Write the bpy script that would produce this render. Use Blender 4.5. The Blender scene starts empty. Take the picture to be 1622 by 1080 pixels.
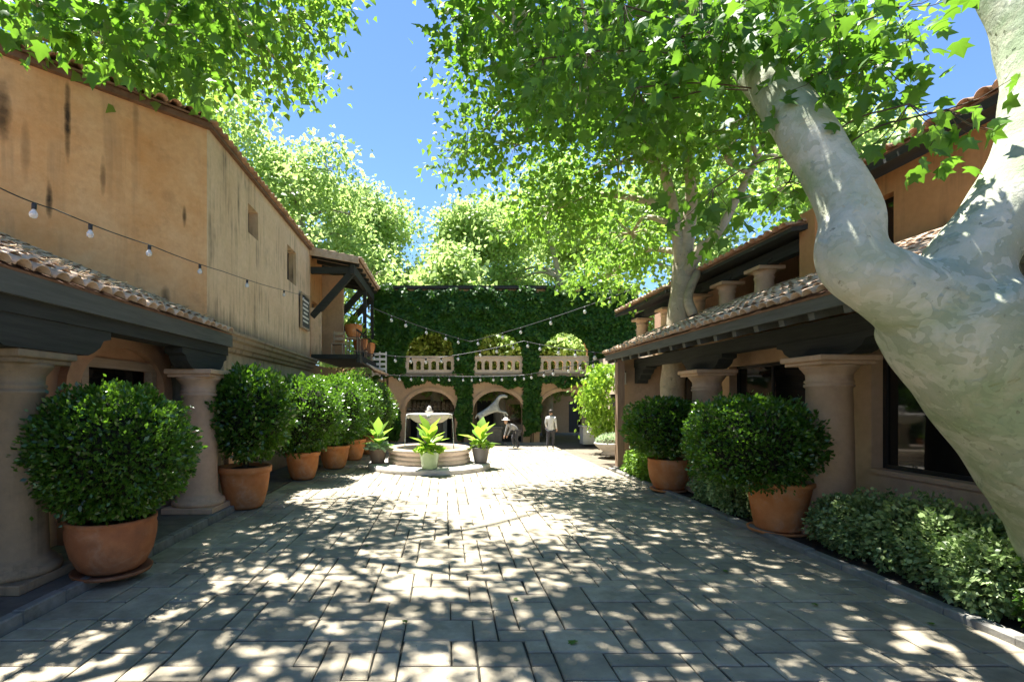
import bpy, bmesh, math, random
import numpy as np
from mathutils import Vector, Matrix, noise as mnoise

random.seed(7)
rng = np.random.default_rng(7)
PI = math.pi
scene = bpy.context.scene
COL = scene.collection

# ------------------------------------------------------------------ camera
FPX, VPX, VPY, CAMH = 800.0, 705.0, 632.0, 2.0      # focal length and vanishing point measured on the 1622 px wide photograph
cam_d = bpy.data.cameras.new('camera')
cam_d.sensor_width = 36.0
cam_d.lens = 36.0 * FPX / 1622.0
cam_d.shift_x = (811.0 - VPX) / 1622.0
cam_d.shift_y = (VPY - 540.0) / 1622.0
cam_d.clip_start = 0.05
cam_d.clip_end = 1000.0
cam = bpy.data.objects.new('camera', cam_d)
cam.location = (0, 0, CAMH)
cam.rotation_euler = (PI / 2, 0, 0)
COL.objects.link(cam)
scene.camera = cam

# ------------------------------------------------------------------ sky and sun
SUN_EL = math.radians(72)
SUN_AZ = math.atan2(-0.60, 0.80)                       # direction to the sun: ahead and a little to the left
world = bpy.data.worlds.new('World')
scene.world = world
world.use_nodes = True
wn = world.node_tree.nodes
sky = wn.new('ShaderNodeTexSky')
sky.sky_type = 'NISHITA'
sky.sun_disc = False
sky.sun_elevation = SUN_EL
sky.sun_rotation = SUN_AZ
sky.altitude = 1300
sky.air_density = 1.0
sky.dust_density = 0.0
sky.ozone_density = 8.0
bg = wn['Background']
bg.inputs['Strength'].default_value = 0.068
world.node_tree.links.new(sky.outputs[0], bg.inputs['Color'])
sun_d = bpy.data.lights.new('sun', 'SUN')
sun_d.energy = 5.0
sun_d.angle = math.radians(0.55)
sun_d.color = (1.0, 0.97, 0.92)
sun = bpy.data.objects.new('sun', sun_d)
to_sun = Vector((math.sin(SUN_AZ) * math.cos(SUN_EL), math.cos(SUN_AZ) * math.cos(SUN_EL), math.sin(SUN_EL)))
sun.rotation_euler = (-to_sun).to_track_quat('-Z', 'Y').to_euler()
sun.location = (0, 0, 40)
COL.objects.link(sun)

scene.view_settings.view_transform = 'Standard'
scene.view_settings.look = 'None'
scene.view_settings.exposure = 2.08
scene.view_settings.gamma = 1.0
scene.view_settings.use_curve_mapping = False
scene.cycles.use_denoising = True
scene.cycles.max_bounces = 8
scene.cycles.diffuse_bounces = 4
scene.cycles.glossy_bounces = 3
scene.cycles.transmission_bounces = 6
scene.cycles.transparent_max_bounces = 6
scene.cycles.caustics_reflective = False
scene.cycles.caustics_refractive = False


# ------------------------------------------------------------------ helpers
def at(px, py, y):
    """photograph pixel at a stated distance -> point in the place"""
    return Vector(((px - VPX) / FPX * y, y, CAMH + (VPY - py) / FPX * y))


def tag(o, label=None, cat=None, group=None, kind=None):
    if label: o['label'] = label
    if cat: o['category'] = cat
    if group: o['group'] = group
    if kind: o['kind'] = kind
    return o


def empty(name, loc=(0, 0, 0), label=None, cat=None, group=None, rz=0, parent=None):
    o = bpy.data.objects.new(name, None)
    o.empty_display_size = 0.2
    o.location = loc
    o.rotation_euler = (0, 0, rz)
    COL.objects.link(o)
    if parent: o.parent = parent
    return tag(o, label, cat, group)


def link_mesh(name, me, mat, parent=None, loc=None, rot=None):
    o = bpy.data.objects.new(name, me)
    if mat is not None and len(me.materials) == 0:
        me.materials.append(mat)
    if parent is not None: o.parent = parent
    if loc is not None: o.location = loc
    if rot is not None: o.rotation_euler = rot
    COL.objects.link(o)
    return o


class MB:
    def __init__(s): s.v = []; s.f = []; s.sm = []

    def quad(s, a, b, c, d, smooth=False):
        n = len(s.v); s.v += [a, b, c, d]; s.f.append((n, n + 1, n + 2, n + 3)); s.sm.append(smooth); return s

    def add(s, vs, fs, smooth=False):
        n = len(s.v); s.v += [tuple(q) for q in vs]
        for f in fs: s.f.append(tuple(i + n for i in f)); s.sm.append(smooth)
        return s

    def box(s, x0, x1, y0, y1, z0, z1, ch=0.0):
        if ch <= 0:
            v = [(x0, y0, z0), (x1, y0, z0), (x1, y1, z0), (x0, y1, z0), (x0, y0, z1), (x1, y0, z1), (x1, y1, z1), (x0, y1, z1)]
            return s.add(v, [(3, 2, 1, 0), (4, 5, 6, 7), (0, 1, 5, 4), (1, 2, 6, 5), (2, 3, 7, 6), (3, 0, 4, 7)])
        c = ch
        rings = []
        for z, i in ((z0, c), (z0 + c, 0), (z1 - c, 0), (z1, c)):
            rings.append([(x0 + i, y0 + c if False else y0 + i, z), (x1 - i, y0 + i, z), (x1 - i, y1 - i, z), (x0 + i, y1 - i, z)])
        v = [p for r in rings for p in r]
        f = [(3, 2, 1, 0), (12, 13, 14, 15)]
        for r in range(3):
            for k in range(4):
                f.append((r * 4 + k, r * 4 + (k + 1) % 4, r * 4 + 4 + (k + 1) % 4, r * 4 + 4 + k))
        return s.add(v, f)

    def lathe(s, prof, seg=32, c=(0, 0, 0), smooth=True, cap=True, wob=0.0):
        n = len(s.v)
        for r, z in prof:
            for k in range(seg):
                a = 2 * PI * k / seg
                w = 1 + wob * math.sin(3 * a + 7 * z)
                s.v.append((c[0] + r * w * math.cos(a), c[1] + r * w * math.sin(a), c[2] + z))
        for i in range(len(prof) - 1):
            for k in range(seg):
                s.f.append((n + i * seg + k, n + i * seg + (k + 1) % seg, n + (i + 1) * seg + (k + 1) % seg, n + (i + 1) * seg + k)); s.sm.append(smooth)
        if cap:
            if prof[0][0] > 1e-4: s.f.append(tuple(n + k for k in reversed(range(seg)))); s.sm.append(False)
            if prof[-1][0] > 1e-4: s.f.append(tuple(n + (len(prof) - 1) * seg + k for k in range(seg))); s.sm.append(False)
        return s

    def tube(s, pts, rad, seg=8, smooth=True, cap=True, knob=0.0):
        pts = [Vector(p) for p in pts]
        n0 = len(s.v)
        up = Vector((0, 0, 1))
        t0 = (pts[1] - pts[0]).normalized()
        side = t0.cross(up)
        if side.length < 1e-3: side = Vector((1, 0, 0))
        side.normalize()
        for i, p in enumerate(pts):
            if i == 0: t = pts[1] - pts[0]
            elif i == len(pts) - 1: t = pts[-1] - pts[-2]
            else: t = pts[i + 1] - pts[i - 1]
            t.normalize()
            side = (side - t * side.dot(t)).normalized()
            up2 = t.cross(side)
            r = rad[i] if hasattr(rad, '__len__') else rad
            for k in range(seg):
                a = 2 * PI * k / seg
                rr = r
                if knob:
                    q = p + (side * math.cos(a) + up2 * math.sin(a)) * r
                    rr = r * (1 + knob * mnoise.noise(q * 2.3) + knob * .5 * mnoise.noise(q * 6))
                s.v.append(tuple(p + (side * math.cos(a) + up2 * math.sin(a)) * rr))
        for i in range(len(pts) - 1):
            for k in range(seg):
                s.f.append((n0 + i * seg + k, n0 + i * seg + (k + 1) % seg, n0 + (i + 1) * seg + (k + 1) % seg, n0 + (i + 1) * seg + k)); s.sm.append(smooth)
        if cap:
            s.f.append(tuple(n0 + k for k in reversed(range(seg)))); s.sm.append(False)
            s.f.append(tuple(n0 + (len(pts) - 1) * seg + k for k in range(seg))); s.sm.append(False)
        return s

    def beam(s, a, b, w, h):
        """rectangular bar from a to b, w wide (sideways) and h high"""
        a, b = Vector(a), Vector(b)
        t = (b - a).normalized()
        side = t.cross(Vector((0, 0, 1)))
        if side.length < 1e-3: side = Vector((1, 0, 0))
        side.normalize(); u = side.cross(t)
        v = []
        for p in (a, b):
            for sx, sz in ((-1, -1), (1, -1), (1, 1), (-1, 1)):
                v.append(tuple(p + side * sx * w / 2 + u * sz * h / 2))
        return s.add(v, [(3, 2, 1, 0), (4, 5, 6, 7), (0, 1, 5, 4), (1, 2, 6, 5), (2, 3, 7, 6), (3, 0, 4, 7)])

    def prism(s, poly, axis, a, b):
        """poly: 2D outline, extruded along axis from a to b. axis 'x': (y,z); 'y': (x,z); 'z': (x,y)"""
        def mk(p, t):
            return (t, p[0], p[1]) if axis == 'x' else ((p[0], t, p[1]) if axis == 'y' else (p[0], p[1], t))
        m = len(poly)
        v = [mk(p, a) for p in poly] + [mk(p, b) for p in poly]
        f = [tuple(reversed(range(m))), tuple(range(m, 2 * m))]
        for k in range(m): f.append((k, (k + 1) % m, m + (k + 1) % m, m + k))
        return s.add(v, f)

    def mesh(s, name, fix=True):
        me = bpy.data.meshes.new(name)
        me.from_pydata(s.v, [], s.f)
        me.polygons.foreach_set('use_smooth', s.sm)
        if fix:
            bm = bmesh.new(); bm.from_mesh(me)
            bmesh.ops.recalc_face_normals(bm, faces=bm.faces)
            bm.to_mesh(me); bm.free()
        me.update()
        return me

    def build(s, name, mat, parent=None, loc=None, rot=None, fix=True):
        return link_mesh(name, s.mesh(name, fix), mat, parent, loc, rot)


def spline(pts, n=6):
    """Catmull-Rom through points (tuples of any length)"""
    P = [np.array(p, float) for p in pts]
    P = [2 * P[0] - P[1]] + P + [2 * P[-1] - P[-2]]
    out = []
    for i in range(1, len(P) - 2):
        for k in range(n):
            t = k / n
            out.append(.5 * ((2 * P[i]) + (-P[i - 1] + P[i + 1]) * t + (2 * P[i - 1] - 5 * P[i] + 4 * P[i + 1] - P[i + 2]) * t * t + (-P[i - 1] + 3 * P[i] - 3 * P[i + 1] + P[i + 2]) * t ** 3))
    out.append(P[-2])
    return out


# ------------------------------------------------------------------ materials
def new_mat(name):
    m = bpy.data.materials.new(name)
    m.use_nodes = True
    nt = m.node_tree
    b = nt.nodes['Principled BSDF']
    return m, nt, b


def N(nt, t, **kw):
    n = nt.nodes.new(t)
    for k, v in kw.items():
        if k in n.inputs: n.inputs[k].default_value = v
        else: setattr(n, k, v)
    return n


def L(nt, a, b): nt.links.new(a, b)


def ramp(nt, fac, stops):
    r = nt.nodes.new('ShaderNodeValToRGB')
    el = r.color_ramp.elements
    while len(el) < len(stops): el.new(0.5)
    for e, (p, c) in zip(el, stops):
        e.position = p
        e.color = (c[0], c[1], c[2], 1) if hasattr(c, '__len__') else (c, c, c, 1)
    L(nt, fac, r.inputs[0])
    return r.outputs[0]


def mix(nt, fac, a, b, mode='MIX'):
    m = nt.nodes.new('ShaderNodeMix'); m.data_type = 'RGBA'; m.blend_type = mode
    for s, v in ((0, fac), (6, a), (7, b)):
        if hasattr(v, 'is_output'): L(nt, v, m.inputs[s])
        elif s == 0: m.inputs[0].default_value = v
        else: m.inputs[s].default_value = (v[0], v[1], v[2], 1)
    return m.outputs[2]


def math_n(nt, op, a, b=None, c=None, clamp=False):
    m = nt.nodes.new('ShaderNodeMath'); m.operation = op; m.use_clamp = clamp
    for i, v in enumerate((a, b, c)):
        if v is None: continue
        if hasattr(v, 'is_output'): L(nt, v, m.inputs[i])
        else: m.inputs[i].default_value = v
    return m.outputs[0]


def coords(nt, kind='Object', scale=(1, 1, 1)):
    if kind == 'World':
        return nt.nodes.new('ShaderNodeNewGeometry').outputs['Position']
    tc = nt.nodes.new('ShaderNodeTexCoord')
    mp = nt.nodes.new('ShaderNodeMapping')
    mp.inputs['Scale'].default_value = scale
    L(nt, tc.outputs[kind], mp.inputs[0])
    return mp.outputs[0]


def noise_n(nt, vec, scale, detail=5, rough=.6, dist=0):
    n = N(nt, 'ShaderNodeTexNoise')
    n.inputs['Scale'].default_value = scale; n.inputs['Detail'].default_value = detail
    n.inputs['Roughness'].default_value = rough; n.inputs['Distortion'].default_value = dist
    if vec is not None: L(nt, vec, n.inputs['Vector'])
    return n.outputs['Fac']


def bump(nt, b, h, strength=.3, dist=.02):
    bn = N(nt, 'ShaderNodeBump'); bn.inputs['Strength'].default_value = strength; bn.inputs['Distance'].default_value = dist
    L(nt, h, bn.inputs['Height']); L(nt, bn.outputs[0], b.inputs['Normal'])


def stucco(name, c1, c2, stain=(.06, .05, .04), streak=.5, grime=.35, marks=None, sthr=(.52, .72), sfreq=1.6, base_grime=None):
    m, nt, b = new_mat(name)
    v = coords(nt)
    big = noise_n(nt, v, .7, 6, .65)
    fine = noise_n(nt, v, 9, 6, .7)
    col = mix(nt, ramp(nt, big, [(.3, 0.0), (.72, 1.0)]), c1, c2)
    col = mix(nt, math_n(nt, 'MULTIPLY', ramp(nt, fine, [(.35, 0.0), (.75, 1.0)]), .35), col, tuple(x * .62 for x in c1))
    sv = coords(nt, 'Object', (3.2, 3.2, .22))
    st = noise_n(nt, sv, sfreq, 5, .6, .4)
    brk = noise_n(nt, v, .9, 3)
    sm = math_n(nt, 'MULTIPLY', ramp(nt, st, [(sthr[0], 0.0), (sthr[1], 1.0)]), ramp(nt, brk, [(.42, 0.0), (.62, 1.0)]))
    col = mix(nt, math_n(nt, 'MULTIPLY', sm, streak), col, stain)
    gr = noise_n(nt, v, 2.2, 7, .7)
    col = mix(nt, math_n(nt, 'MULTIPLY', ramp(nt, gr, [(.55, 0.0), (.75, 1.0)]), grime), col, tuple(x * .4 + .02 for x in c1))
    if base_grime:                             # damp, mossy foot of a wall: (height, reach)
        sp_ = nt.nodes.new('ShaderNodeSeparateXYZ'); tc_ = nt.nodes.new('ShaderNodeTexCoord'); L(nt, tc_.outputs['Object'], sp_.inputs[0])
        hz = math_n(nt, 'DIVIDE', math_n(nt, 'SUBTRACT', sp_.outputs[2], base_grime[0]), base_grime[1])
        hz = math_n(nt, 'ADD', hz, math_n(nt, 'MULTIPLY', math_n(nt, 'SUBTRACT', noise_n(nt, sv, 2.5, 5), .5), 1.8))
        col = mix(nt, math_n(nt, 'MULTIPLY', math_n(nt, 'SUBTRACT', 1.0, hz, None, True), .8), col, (.07, .07, .045))
    if marks:                                  # weather stains that the wall itself carries: (along, height, half width, half height, strength)
        sep = nt.nodes.new('ShaderNodeSeparateXYZ')
        tc = nt.nodes.new('ShaderNodeTexCoord'); L(nt, tc.outputs['Object'], sep.inputs[0])
        wob = math_n(nt, 'MULTIPLY', math_n(nt, 'SUBTRACT', noise_n(nt, v, 5, 5), .5), 1.6)
        tot = None
        for (u, z, w, h, k) in marks:
            du = math_n(nt, 'DIVIDE', math_n(nt, 'SUBTRACT', sep.outputs[0], u), w)
            dz = math_n(nt, 'DIVIDE', math_n(nt, 'SUBTRACT', sep.outputs[2], z), h)
            d = math_n(nt, 'ADD', math_n(nt, 'MULTIPLY', du, du), math_n(nt, 'MULTIPLY', dz, dz))
            e = math_n(nt, 'MULTIPLY', math_n(nt, 'SUBTRACT', 1.0, math_n(nt, 'ADD', d, wob), None, True), k)
            tot = e if tot is None else math_n(nt, 'MAXIMUM', tot, e)
        col = mix(nt, tot, col, (.025, .02, .015))
    L(nt, col, b.inputs['Base Color'])
    b.inputs['Roughness'].default_value = .92
    b.inputs['Specular IOR Level'].default_value = .2
    h = math_n(nt, 'ADD', math_n(nt, 'MULTIPLY', noise_n(nt, v, 3, 4), .7), math_n(nt, 'MULTIPLY', noise_n(nt, v, 28, 4), .3))
    bump(nt, b, h, .45, .03)
    return m


def island_rand(nt):
    g = nt.nodes.new('ShaderNodeNewGeometry'); oi = nt.nodes.new('ShaderNodeObjectInfo')
    return math_n(nt, 'FRACT', math_n(nt, 'ADD', g.outputs['Random Per Island'], oi.outputs['Random']))


def rough_mat(name, c1, c2, rough=.85, scale=6, bmp=.3, rand=.25, spec=.3, stops=(.35, .7), coord='Object', bdist=.01, dirt=None, bloom=None, spots=False):
    m, nt, b = new_mat(name)
    v = coords(nt, coord)
    n = noise_n(nt, v, scale, 6, .65)
    col = mix(nt, ramp(nt, n, [(stops[0], 0.0), (stops[1], 1.0)]), c1, c2)
    if rand:
        r = island_rand(nt)
        k = math_n(nt, 'ADD', math_n(nt, 'MULTIPLY', r, 2 * rand), 1 - rand)
        cc = nt.nodes.new('ShaderNodeCombineColor')
        for i in range(3): L(nt, k, cc.inputs[i])
        col = mix(nt, 1.0, col, cc.outputs[0], 'MULTIPLY')
    if dirt:
        d = noise_n(nt, v, scale * .35, 6, .7)
        col = mix(nt, ramp(nt, d, [(.5, 0.0), (.7, dirt[1])]), col, dirt[0])
    if bloom:
        d = noise_n(nt, v, scale * 1.1, 7, .75, .5)
        col = mix(nt, ramp(nt, d, [(.52, 0.0), (.72, bloom[1])]), col, bloom[0])
    if spots:
        d = noise_n(nt, v, scale * .18, 5, .7)
        col = mix(nt, ramp(nt, d, [(.45, 0.0), (.68, .45)]), col, (.13, .12, .085))
        d = noise_n(nt, v, scale * 9, 4, .6)
        col = mix(nt, ramp(nt, d, [(.64, 0.0), (.72, .6)]), col, (.1, .09, .07))
    L(nt, col, b.inputs['Base Color'])
    b.inputs['Roughness'].default_value = rough
    b.inputs['Specular IOR Level'].default_value = spec
    if bmp: bump(nt, b, noise_n(nt, v, scale * 4, 5, .7), bmp, bdist)
    return m


def leaf_mat(name, c_dark, c_light, trans, tf=.45, rough=.45, spec=.4):
    m, nt, b = new_mat(name)
    g = nt.nodes.new('ShaderNodeNewGeometry'); oi = nt.nodes.new('ShaderNodeObjectInfo')
    r = math_n(nt, 'FRACT', math_n(nt, 'ADD', g.outputs['Random Per Island'], oi.outputs['Random']))
    col = ramp(nt, r, [(0, c_dark), (.75, c_light), (1, tuple(min(1, x * 1.35) for x in c_light))])
    L(nt, col, b.inputs['Base Color'])
    b.inputs['Roughness'].default_value = rough
    b.inputs['Specular IOR Level'].default_value = spec
    tr = nt.nodes.new('ShaderNodeBsdfTranslucent')
    tcol = mix(nt, math_n(nt, 'MULTIPLY', r, .5), trans, tuple(x * 1.5 for x in trans))
    L(nt, tcol, tr.inputs[0])
    ms = nt.nodes.new('ShaderNodeMixShader'); ms.inputs[0].default_value = tf
    L(nt, b.outputs[0], ms.inputs[1]); L(nt, tr.outputs[0], ms.inputs[2])
    L(nt, ms.outputs[0], nt.nodes['Material Output'].inputs[0])
    return m


def plain(name, c, rough=.6, metal=0.0, spec=.5):
    m, nt, b = new_mat(name)
    v = coords(nt)
    L(nt, mix(nt, noise_n(nt, v, 14, 4), tuple(x * .75 for x in c), tuple(min(1, x * 1.15) for x in c)), b.inputs['Base Color'])
    b.inputs['Roughness'].default_value = rough; b.inputs['Metallic'].default_value = metal
    b.inputs['Specular IOR Level'].default_value = spec
    return m


def bark_mat(name, pale=(.72, .68, .58), green=(.22, .27, .15), tan=(.42, .36, .24), scale=1.6):
    m, nt, b = new_mat(name)
    v = coords(nt)
    n1 = noise_n(nt, v, scale, 4, .55, .6)
    n2 = noise_n(nt, v, scale * 1.9, 5, .6, 1.0)
    n3 = noise_n(nt, v, scale * 7, 5, .6, .3)
    vo = N(nt, 'ShaderNodeTexVoronoi'); vo.feature = 'F1'; vo.inputs['Scale'].default_value = scale * 7.5
    nv = nt.nodes.new('ShaderNodeVectorMath'); nv.operation = 'ADD'
    nt_c = N(nt, 'ShaderNodeTexNoise'); nt_c.inputs['Scale'].default_value = scale * 3; L(nt, v, nt_c.inputs['Vector'])
    sc = nt.nodes.new('ShaderNodeVectorMath'); sc.operation = 'SCALE'; sc.inputs['Scale'].default_value = .5
    L(nt, nt_c.outputs['Color'], sc.inputs[0]); L(nt, v, nv.inputs[0]); L(nt, sc.outputs[0], nv.inputs[1]); L(nt, nv.outputs[0], vo.inputs['Vector'])
    sepc = nt.nodes.new('ShaderNodeSeparateColor'); L(nt, vo.outputs['Color'], sepc.inputs[0])
    plate = math_n(nt, 'ADD', math_n(nt, 'MULTIPLY', sepc.outputs[0], .35), math_n(nt, 'MULTIPLY', n1, .9))
    soft = noise_n(nt, v, scale * .8, 6, .6, .8)
    col = mix(nt, ramp(nt, soft, [(.40, .1), (.60, .95)]), pale, green)
    flaky = ramp(nt, noise_n(nt, v, scale * .6, 3, .5), [(.38, .15), (.6, 1.0)])
    col = mix(nt, math_n(nt, 'MULTIPLY', ramp(nt, plate, [(.58, 0.0), (.64, .42)]), flaky), col, tuple(.6 * a for a in green))
    col = mix(nt, ramp(nt, plate, [(.33, .4), (.41, 0.0)]), col, pale)
    col = mix(nt, math_n(nt, 'MULTIPLY', ramp(nt, n2, [(.52, 0.0), (.62, 1.0)]), .45), col, tan)
    col = mix(nt, ramp(nt, n3, [(.66, 0.0), (.72, .8)]), col, (.09, .08, .05))
    col = mix(nt, math_n(nt, 'MULTIPLY', noise_n(nt, v, scale * 14, 4), .35), col, (.3, .33, .22))
    L(nt, col, b.inputs['Base Color'])
    b.inputs['Roughness'].default_value = .8
    b.inputs['Specular IOR Level'].default_value = .25
    h = math_n(nt, 'ADD', math_n(nt, 'MULTIPLY', ramp(nt, plate, [(.6, 0.0), (.64, 1.0)]), .5), math_n(nt, 'MULTIPLY', noise_n(nt, v, scale * 9, 6, .7), .6))
    bump(nt, b, h, .8, .03)
    return m


def wood_mat(name, c1, c2, along='y', rough=.8):
    m, nt, b = new_mat(name)
    sc = {'x': (.7, 9, 9), 'y': (9, .7, 9), 'z': (9, 9, .7)}[along]
    n = noise_n(nt, coords(nt, 'Object', sc), 2.0, 6, .65, .3)
    col = mix(nt, ramp(nt, n, [(.3, 0.0), (.75, 1.0)]), c1, c2)
    L(nt, col, b.inputs['Base Color']); b.inputs['Roughness'].default_value = rough
    b.inputs['Specular IOR Level'].default_value = .3
    bump(nt, b, n, .35, .01)
    return m


M = {}
M['paver'] = rough_mat('paver_stone', (.30, .258, .182), (.45, .388, .282), .85, 4, .6, .2, .25, coord='World', bdist=.008, dirt=((.15, .135, .095), .65), spots=True)
M['joint'] = rough_mat('joint_sand', (.03, .027, .02), (.06, .055, .042), .95, 12, .3, 0)
M['soil'] = rough_mat('soil', (.03, .022, .014), (.07, .052, .035), .95, 9, .8, 0, bdist=.03)
M['ground'] = rough_mat('dry_ground', (.13, .11, .08), (.2, .17, .12), .95, 2, .5, 0, bdist=.03)
M['kerb'] = rough_mat('kerb_stone', (.2, .19, .165), (.3, .285, .25), .9, 7, .4, .12, dirt=((.08, .08, .05), .6))
M['porch_floor'] = rough_mat('porch_floor_stone', (.13, .115, .09), (.2, .175, .14), .85, 4, .35, 0, dirt=((.06, .055, .045), .6))
M['peach'] = stucco('peach_stucco', (.50, .32, .19), (.60, .40, .25), streak=.25, grime=.3)
M['peach_back'] = stucco('arcade_stucco', (.52, .33, .2), (.62, .42, .27), streak=.2, grime=.3)
M['sand_wall'] = stucco('sandy_streaked_stucco', (.62, .43, .27), (.76, .57, .40), stain=(.10, .08, .06), streak=.85, grime=.3, sthr=(.47, .66), sfreq=2.3, base_grime=(3.36, .55))
M['lower_wall'] = stucco('weathered_lower_stucco', (.28, .24, .175), (.42, .35, .26), stain=(.06, .06, .045), streak=.85, grime=.5)
M['orange'] = stucco('orange_stucco', (.5, .25, .1), (.58, .32, .15), streak=.6, grime=.25)
M['column'] = stucco('column_stone', (.58, .38, .235), (.68, .48, .32), streak=.15, grime=.35)
M['old_column'] = stucco('mossy_column_stone', (.22, .18, .12), (.38, .28, .17), stain=(.05, .05, .035), streak=.8, grime=.8)
M['rose'] = stucco('rose_stucco', (.52, .3, .18), (.6, .38, .25), streak=.2, grime=.25)
M['cream'] = stucco('cream_stucco', (.62, .48, .36), (.7, .56, .43), streak=.15, grime=.2)
M['cornice'] = stucco('mossy_cornice', (.22, .18, .13), (.36, .29, .21), stain=(.04, .04, .03), streak=.8, grime=.8)
M['timber'] = wood_mat('dark_timber', (.022, .025, .022), (.048, .05, .044), 'y')
M['timber_x'] = wood_mat('dark_timber_cross', (.02, .022, .02), (.042, .044, .038), 'x')
M['fascia'] = wood_mat('grey_fascia_board', (.07, .075, .066), (.125, .13, .115), 'y')
M['post'] = wood_mat('brown_post_wood', (.2, .13, .085), (.36, .25, .17), 'z')
M['tile'] = rough_mat('clay_roof_tile', (.38, .19, .1), (.55, .36, .23), .85, 7, .3, .22, dirt=((.16, .12, .085), .6))
M['tile_pale'] = rough_mat('weathered_roof_tile', (.48, .33, .22), (.62, .48, .36), .85, 7, .3, .2, dirt=((.2, .16, .12), .5))
M['roof_pan'] = rough_mat('roof_pan_clay', (.13, .07, .04), (.22, .13, .08), .9, 6, .4, 0)
M['terracotta'] = rough_mat('terracotta_pot', (.5, .17, .05), (.64, .27, .1), .8, 3, .35, .12, .3, dirt=((.26, .13, .07), .6), bloom=((.62, .44, .31), .5))
M['terracotta_dark'] = rough_mat('brown_terracotta_pot', (.28, .1, .04), (.42, .17, .07), .8, 3, .35, .1, .3, dirt=((.12, .07, .045), .7), bloom=((.5, .35, .24), .4))
M['green_glaze'] = plain('pale_green_glaze', (.36, .48, .27), .35)
M['dark_pot'] = plain('charcoal_pot_clay', (.13, .12, .11), .6)
M['brown_pot'] = plain('brown_pot_clay', (.2, .14, .1), .7)
M['cantera'] = stucco('fountain_stone', (.46, .35, .26), (.6, .5, .4), stain=(.2, .15, .1), streak=.35, grime=.35)
M['white_stone'] = stucco('pale_carved_stone', (.55, .5, .44), (.7, .66, .6), streak=.3, grime=.4)
M['statue'] = rough_mat('weathered_grey_bronze', (.2, .21, .19), (.55, .55, .5), .5, 5, .3, 0, .5)
M['plinth'] = rough_mat('dark_plinth_stone', (.06, .06, .058), (.1, .1, .095), .7, 5, .3, 0)
M['white_paint'] = plain('white_paint', (.75, .73, .68), .6)
M['black_metal'] = plain('black_metal', (.02, .02, .02), .5)
M['frame_wood'] = wood_mat('pale_window_frame', (.34, .25, .17), (.47, .36, .26), 'y')
M['dark_frame'] = plain('dark_window_frame', (.025, .022, .02), .5)
M['sign'] = plain('dark_sign_board', (.06, .06, .06), .6)
M['shirt'] = plain('white_shirt_cloth', (.65, .65, .63), .9)
M['trouser'] = plain('dark_trouser_cloth', (.05, .05, .06), .9)
M['greycloth'] = plain('grey_cloth', (.28, .28, .28), .9)
M['skin'] = plain('skin', (.45, .28, .2), .6)
M['hair'] = plain('dark_hair', (.04, .03, .02), .6)
M['straw'] = rough_mat('dry_leaf_litter', (.3, .22, .12), (.5, .4, .26), .9, 6, 0, .3)
M['bark'] = bark_mat('sycamore_bark', (.6, .58, .47), (.25, .33, .17), (.44, .42, .28))
M['bark_far'] = bark_mat('sycamore_bark_tan', (.58, .47, .36), (.34, .29, .19), (.42, .32, .22), 1.2)
M['twig'] = rough_mat('shrub_twig_bark', (.07, .05, .03), (.13, .1, .065), .9, 8, .4, 0)
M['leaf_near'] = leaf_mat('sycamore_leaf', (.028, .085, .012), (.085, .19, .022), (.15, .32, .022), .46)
M['leaf_mid'] = leaf_mat('sunlit_sycamore_leaf', (.09, .17, .025), (.18, .31, .05), (.25, .43, .05), .52)  # lit copy of the sycamore leaf: sunlight put into a brighter colour
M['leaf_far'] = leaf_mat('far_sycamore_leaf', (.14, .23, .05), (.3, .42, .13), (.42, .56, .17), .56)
M['leaf_box'] = leaf_mat('clipped_shrub_leaf', (.018, .052, .007), (.065, .15, .016), (.15, .32, .02), .33, .3, .7)
M['leaf_hedge'] = leaf_mat('pale_shrub_leaf', (.09, .16, .04), (.32, .42, .17), (.15, .25, .06), .3, .4, .5)
M['leaf_ivy'] = leaf_mat('ivy_leaf', (.018, .062, .006), (.045, .12, .01), (.07, .19, .01), .25, .5, .3)
M['leaf_lime'] = leaf_mat('lime_plant_leaf', (.13, .27, .03), (.28, .44, .05), (.32, .5, .04), .45, .4, .5)
M['leaf_silver'] = leaf_mat('silver_green_leaf', (.3, .4, .24), (.5, .58, .4), (.3, .4, .2), .3)
M['dark_core'] = rough_mat('shrub_shaded_core', (.012, .014, .008), (.03, .032, .018), .95, 14, .8, 0, bdist=.04)  # solid core for the twig mass; inner shade put into its near-black colour


def glass_mat():
    m, nt, b = new_mat('dark_window_glass')
    b.inputs['Base Color'].default_value = (.008, .009, .009, 1)
    v = coords(nt)
    L(nt, math_n(nt, 'MULTIPLY_ADD', noise_n(nt, v, 3, 3), .05, .02), b.inputs['Roughness'])
    b.inputs['Specular IOR Level'].default_value = .55
    bump(nt, b, noise_n(nt, v, .8, 2), .03, .02)
    return m


def water_mat():
    m, nt, b = new_mat('basin_water')
    b.inputs['Base Color'].default_value = (.05, .07, .06, 1)
    b.inputs['Roughness'].default_value = .05
    bump(nt, b, noise_n(nt, coords(nt), 9, 3), .25, .02)
    return m


def clear_mat(name, c=(.9, .92, .92), a=.45):
    m, nt, b = new_mat(name)
    b.inputs['Base Color'].default_value = (*c, 1); b.inputs['Roughness'].default_value = .08
    b.inputs['Specular IOR Level'].default_value = .8
    b.inputs['Transmission Weight'].default_value = a
    n = noise_n(nt, coords(nt), 30, 2); L(nt, math_n(nt, 'MULTIPLY_ADD', n, .1, .05), b.inputs['Roughness'])
    return m


M['glass'] = glass_mat()
M['water'] = water_mat()
M['bulb'] = clear_mat('bulb_glass')
M['stream'] = clear_mat('falling_water', (.95, .96, .96), .5)


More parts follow.
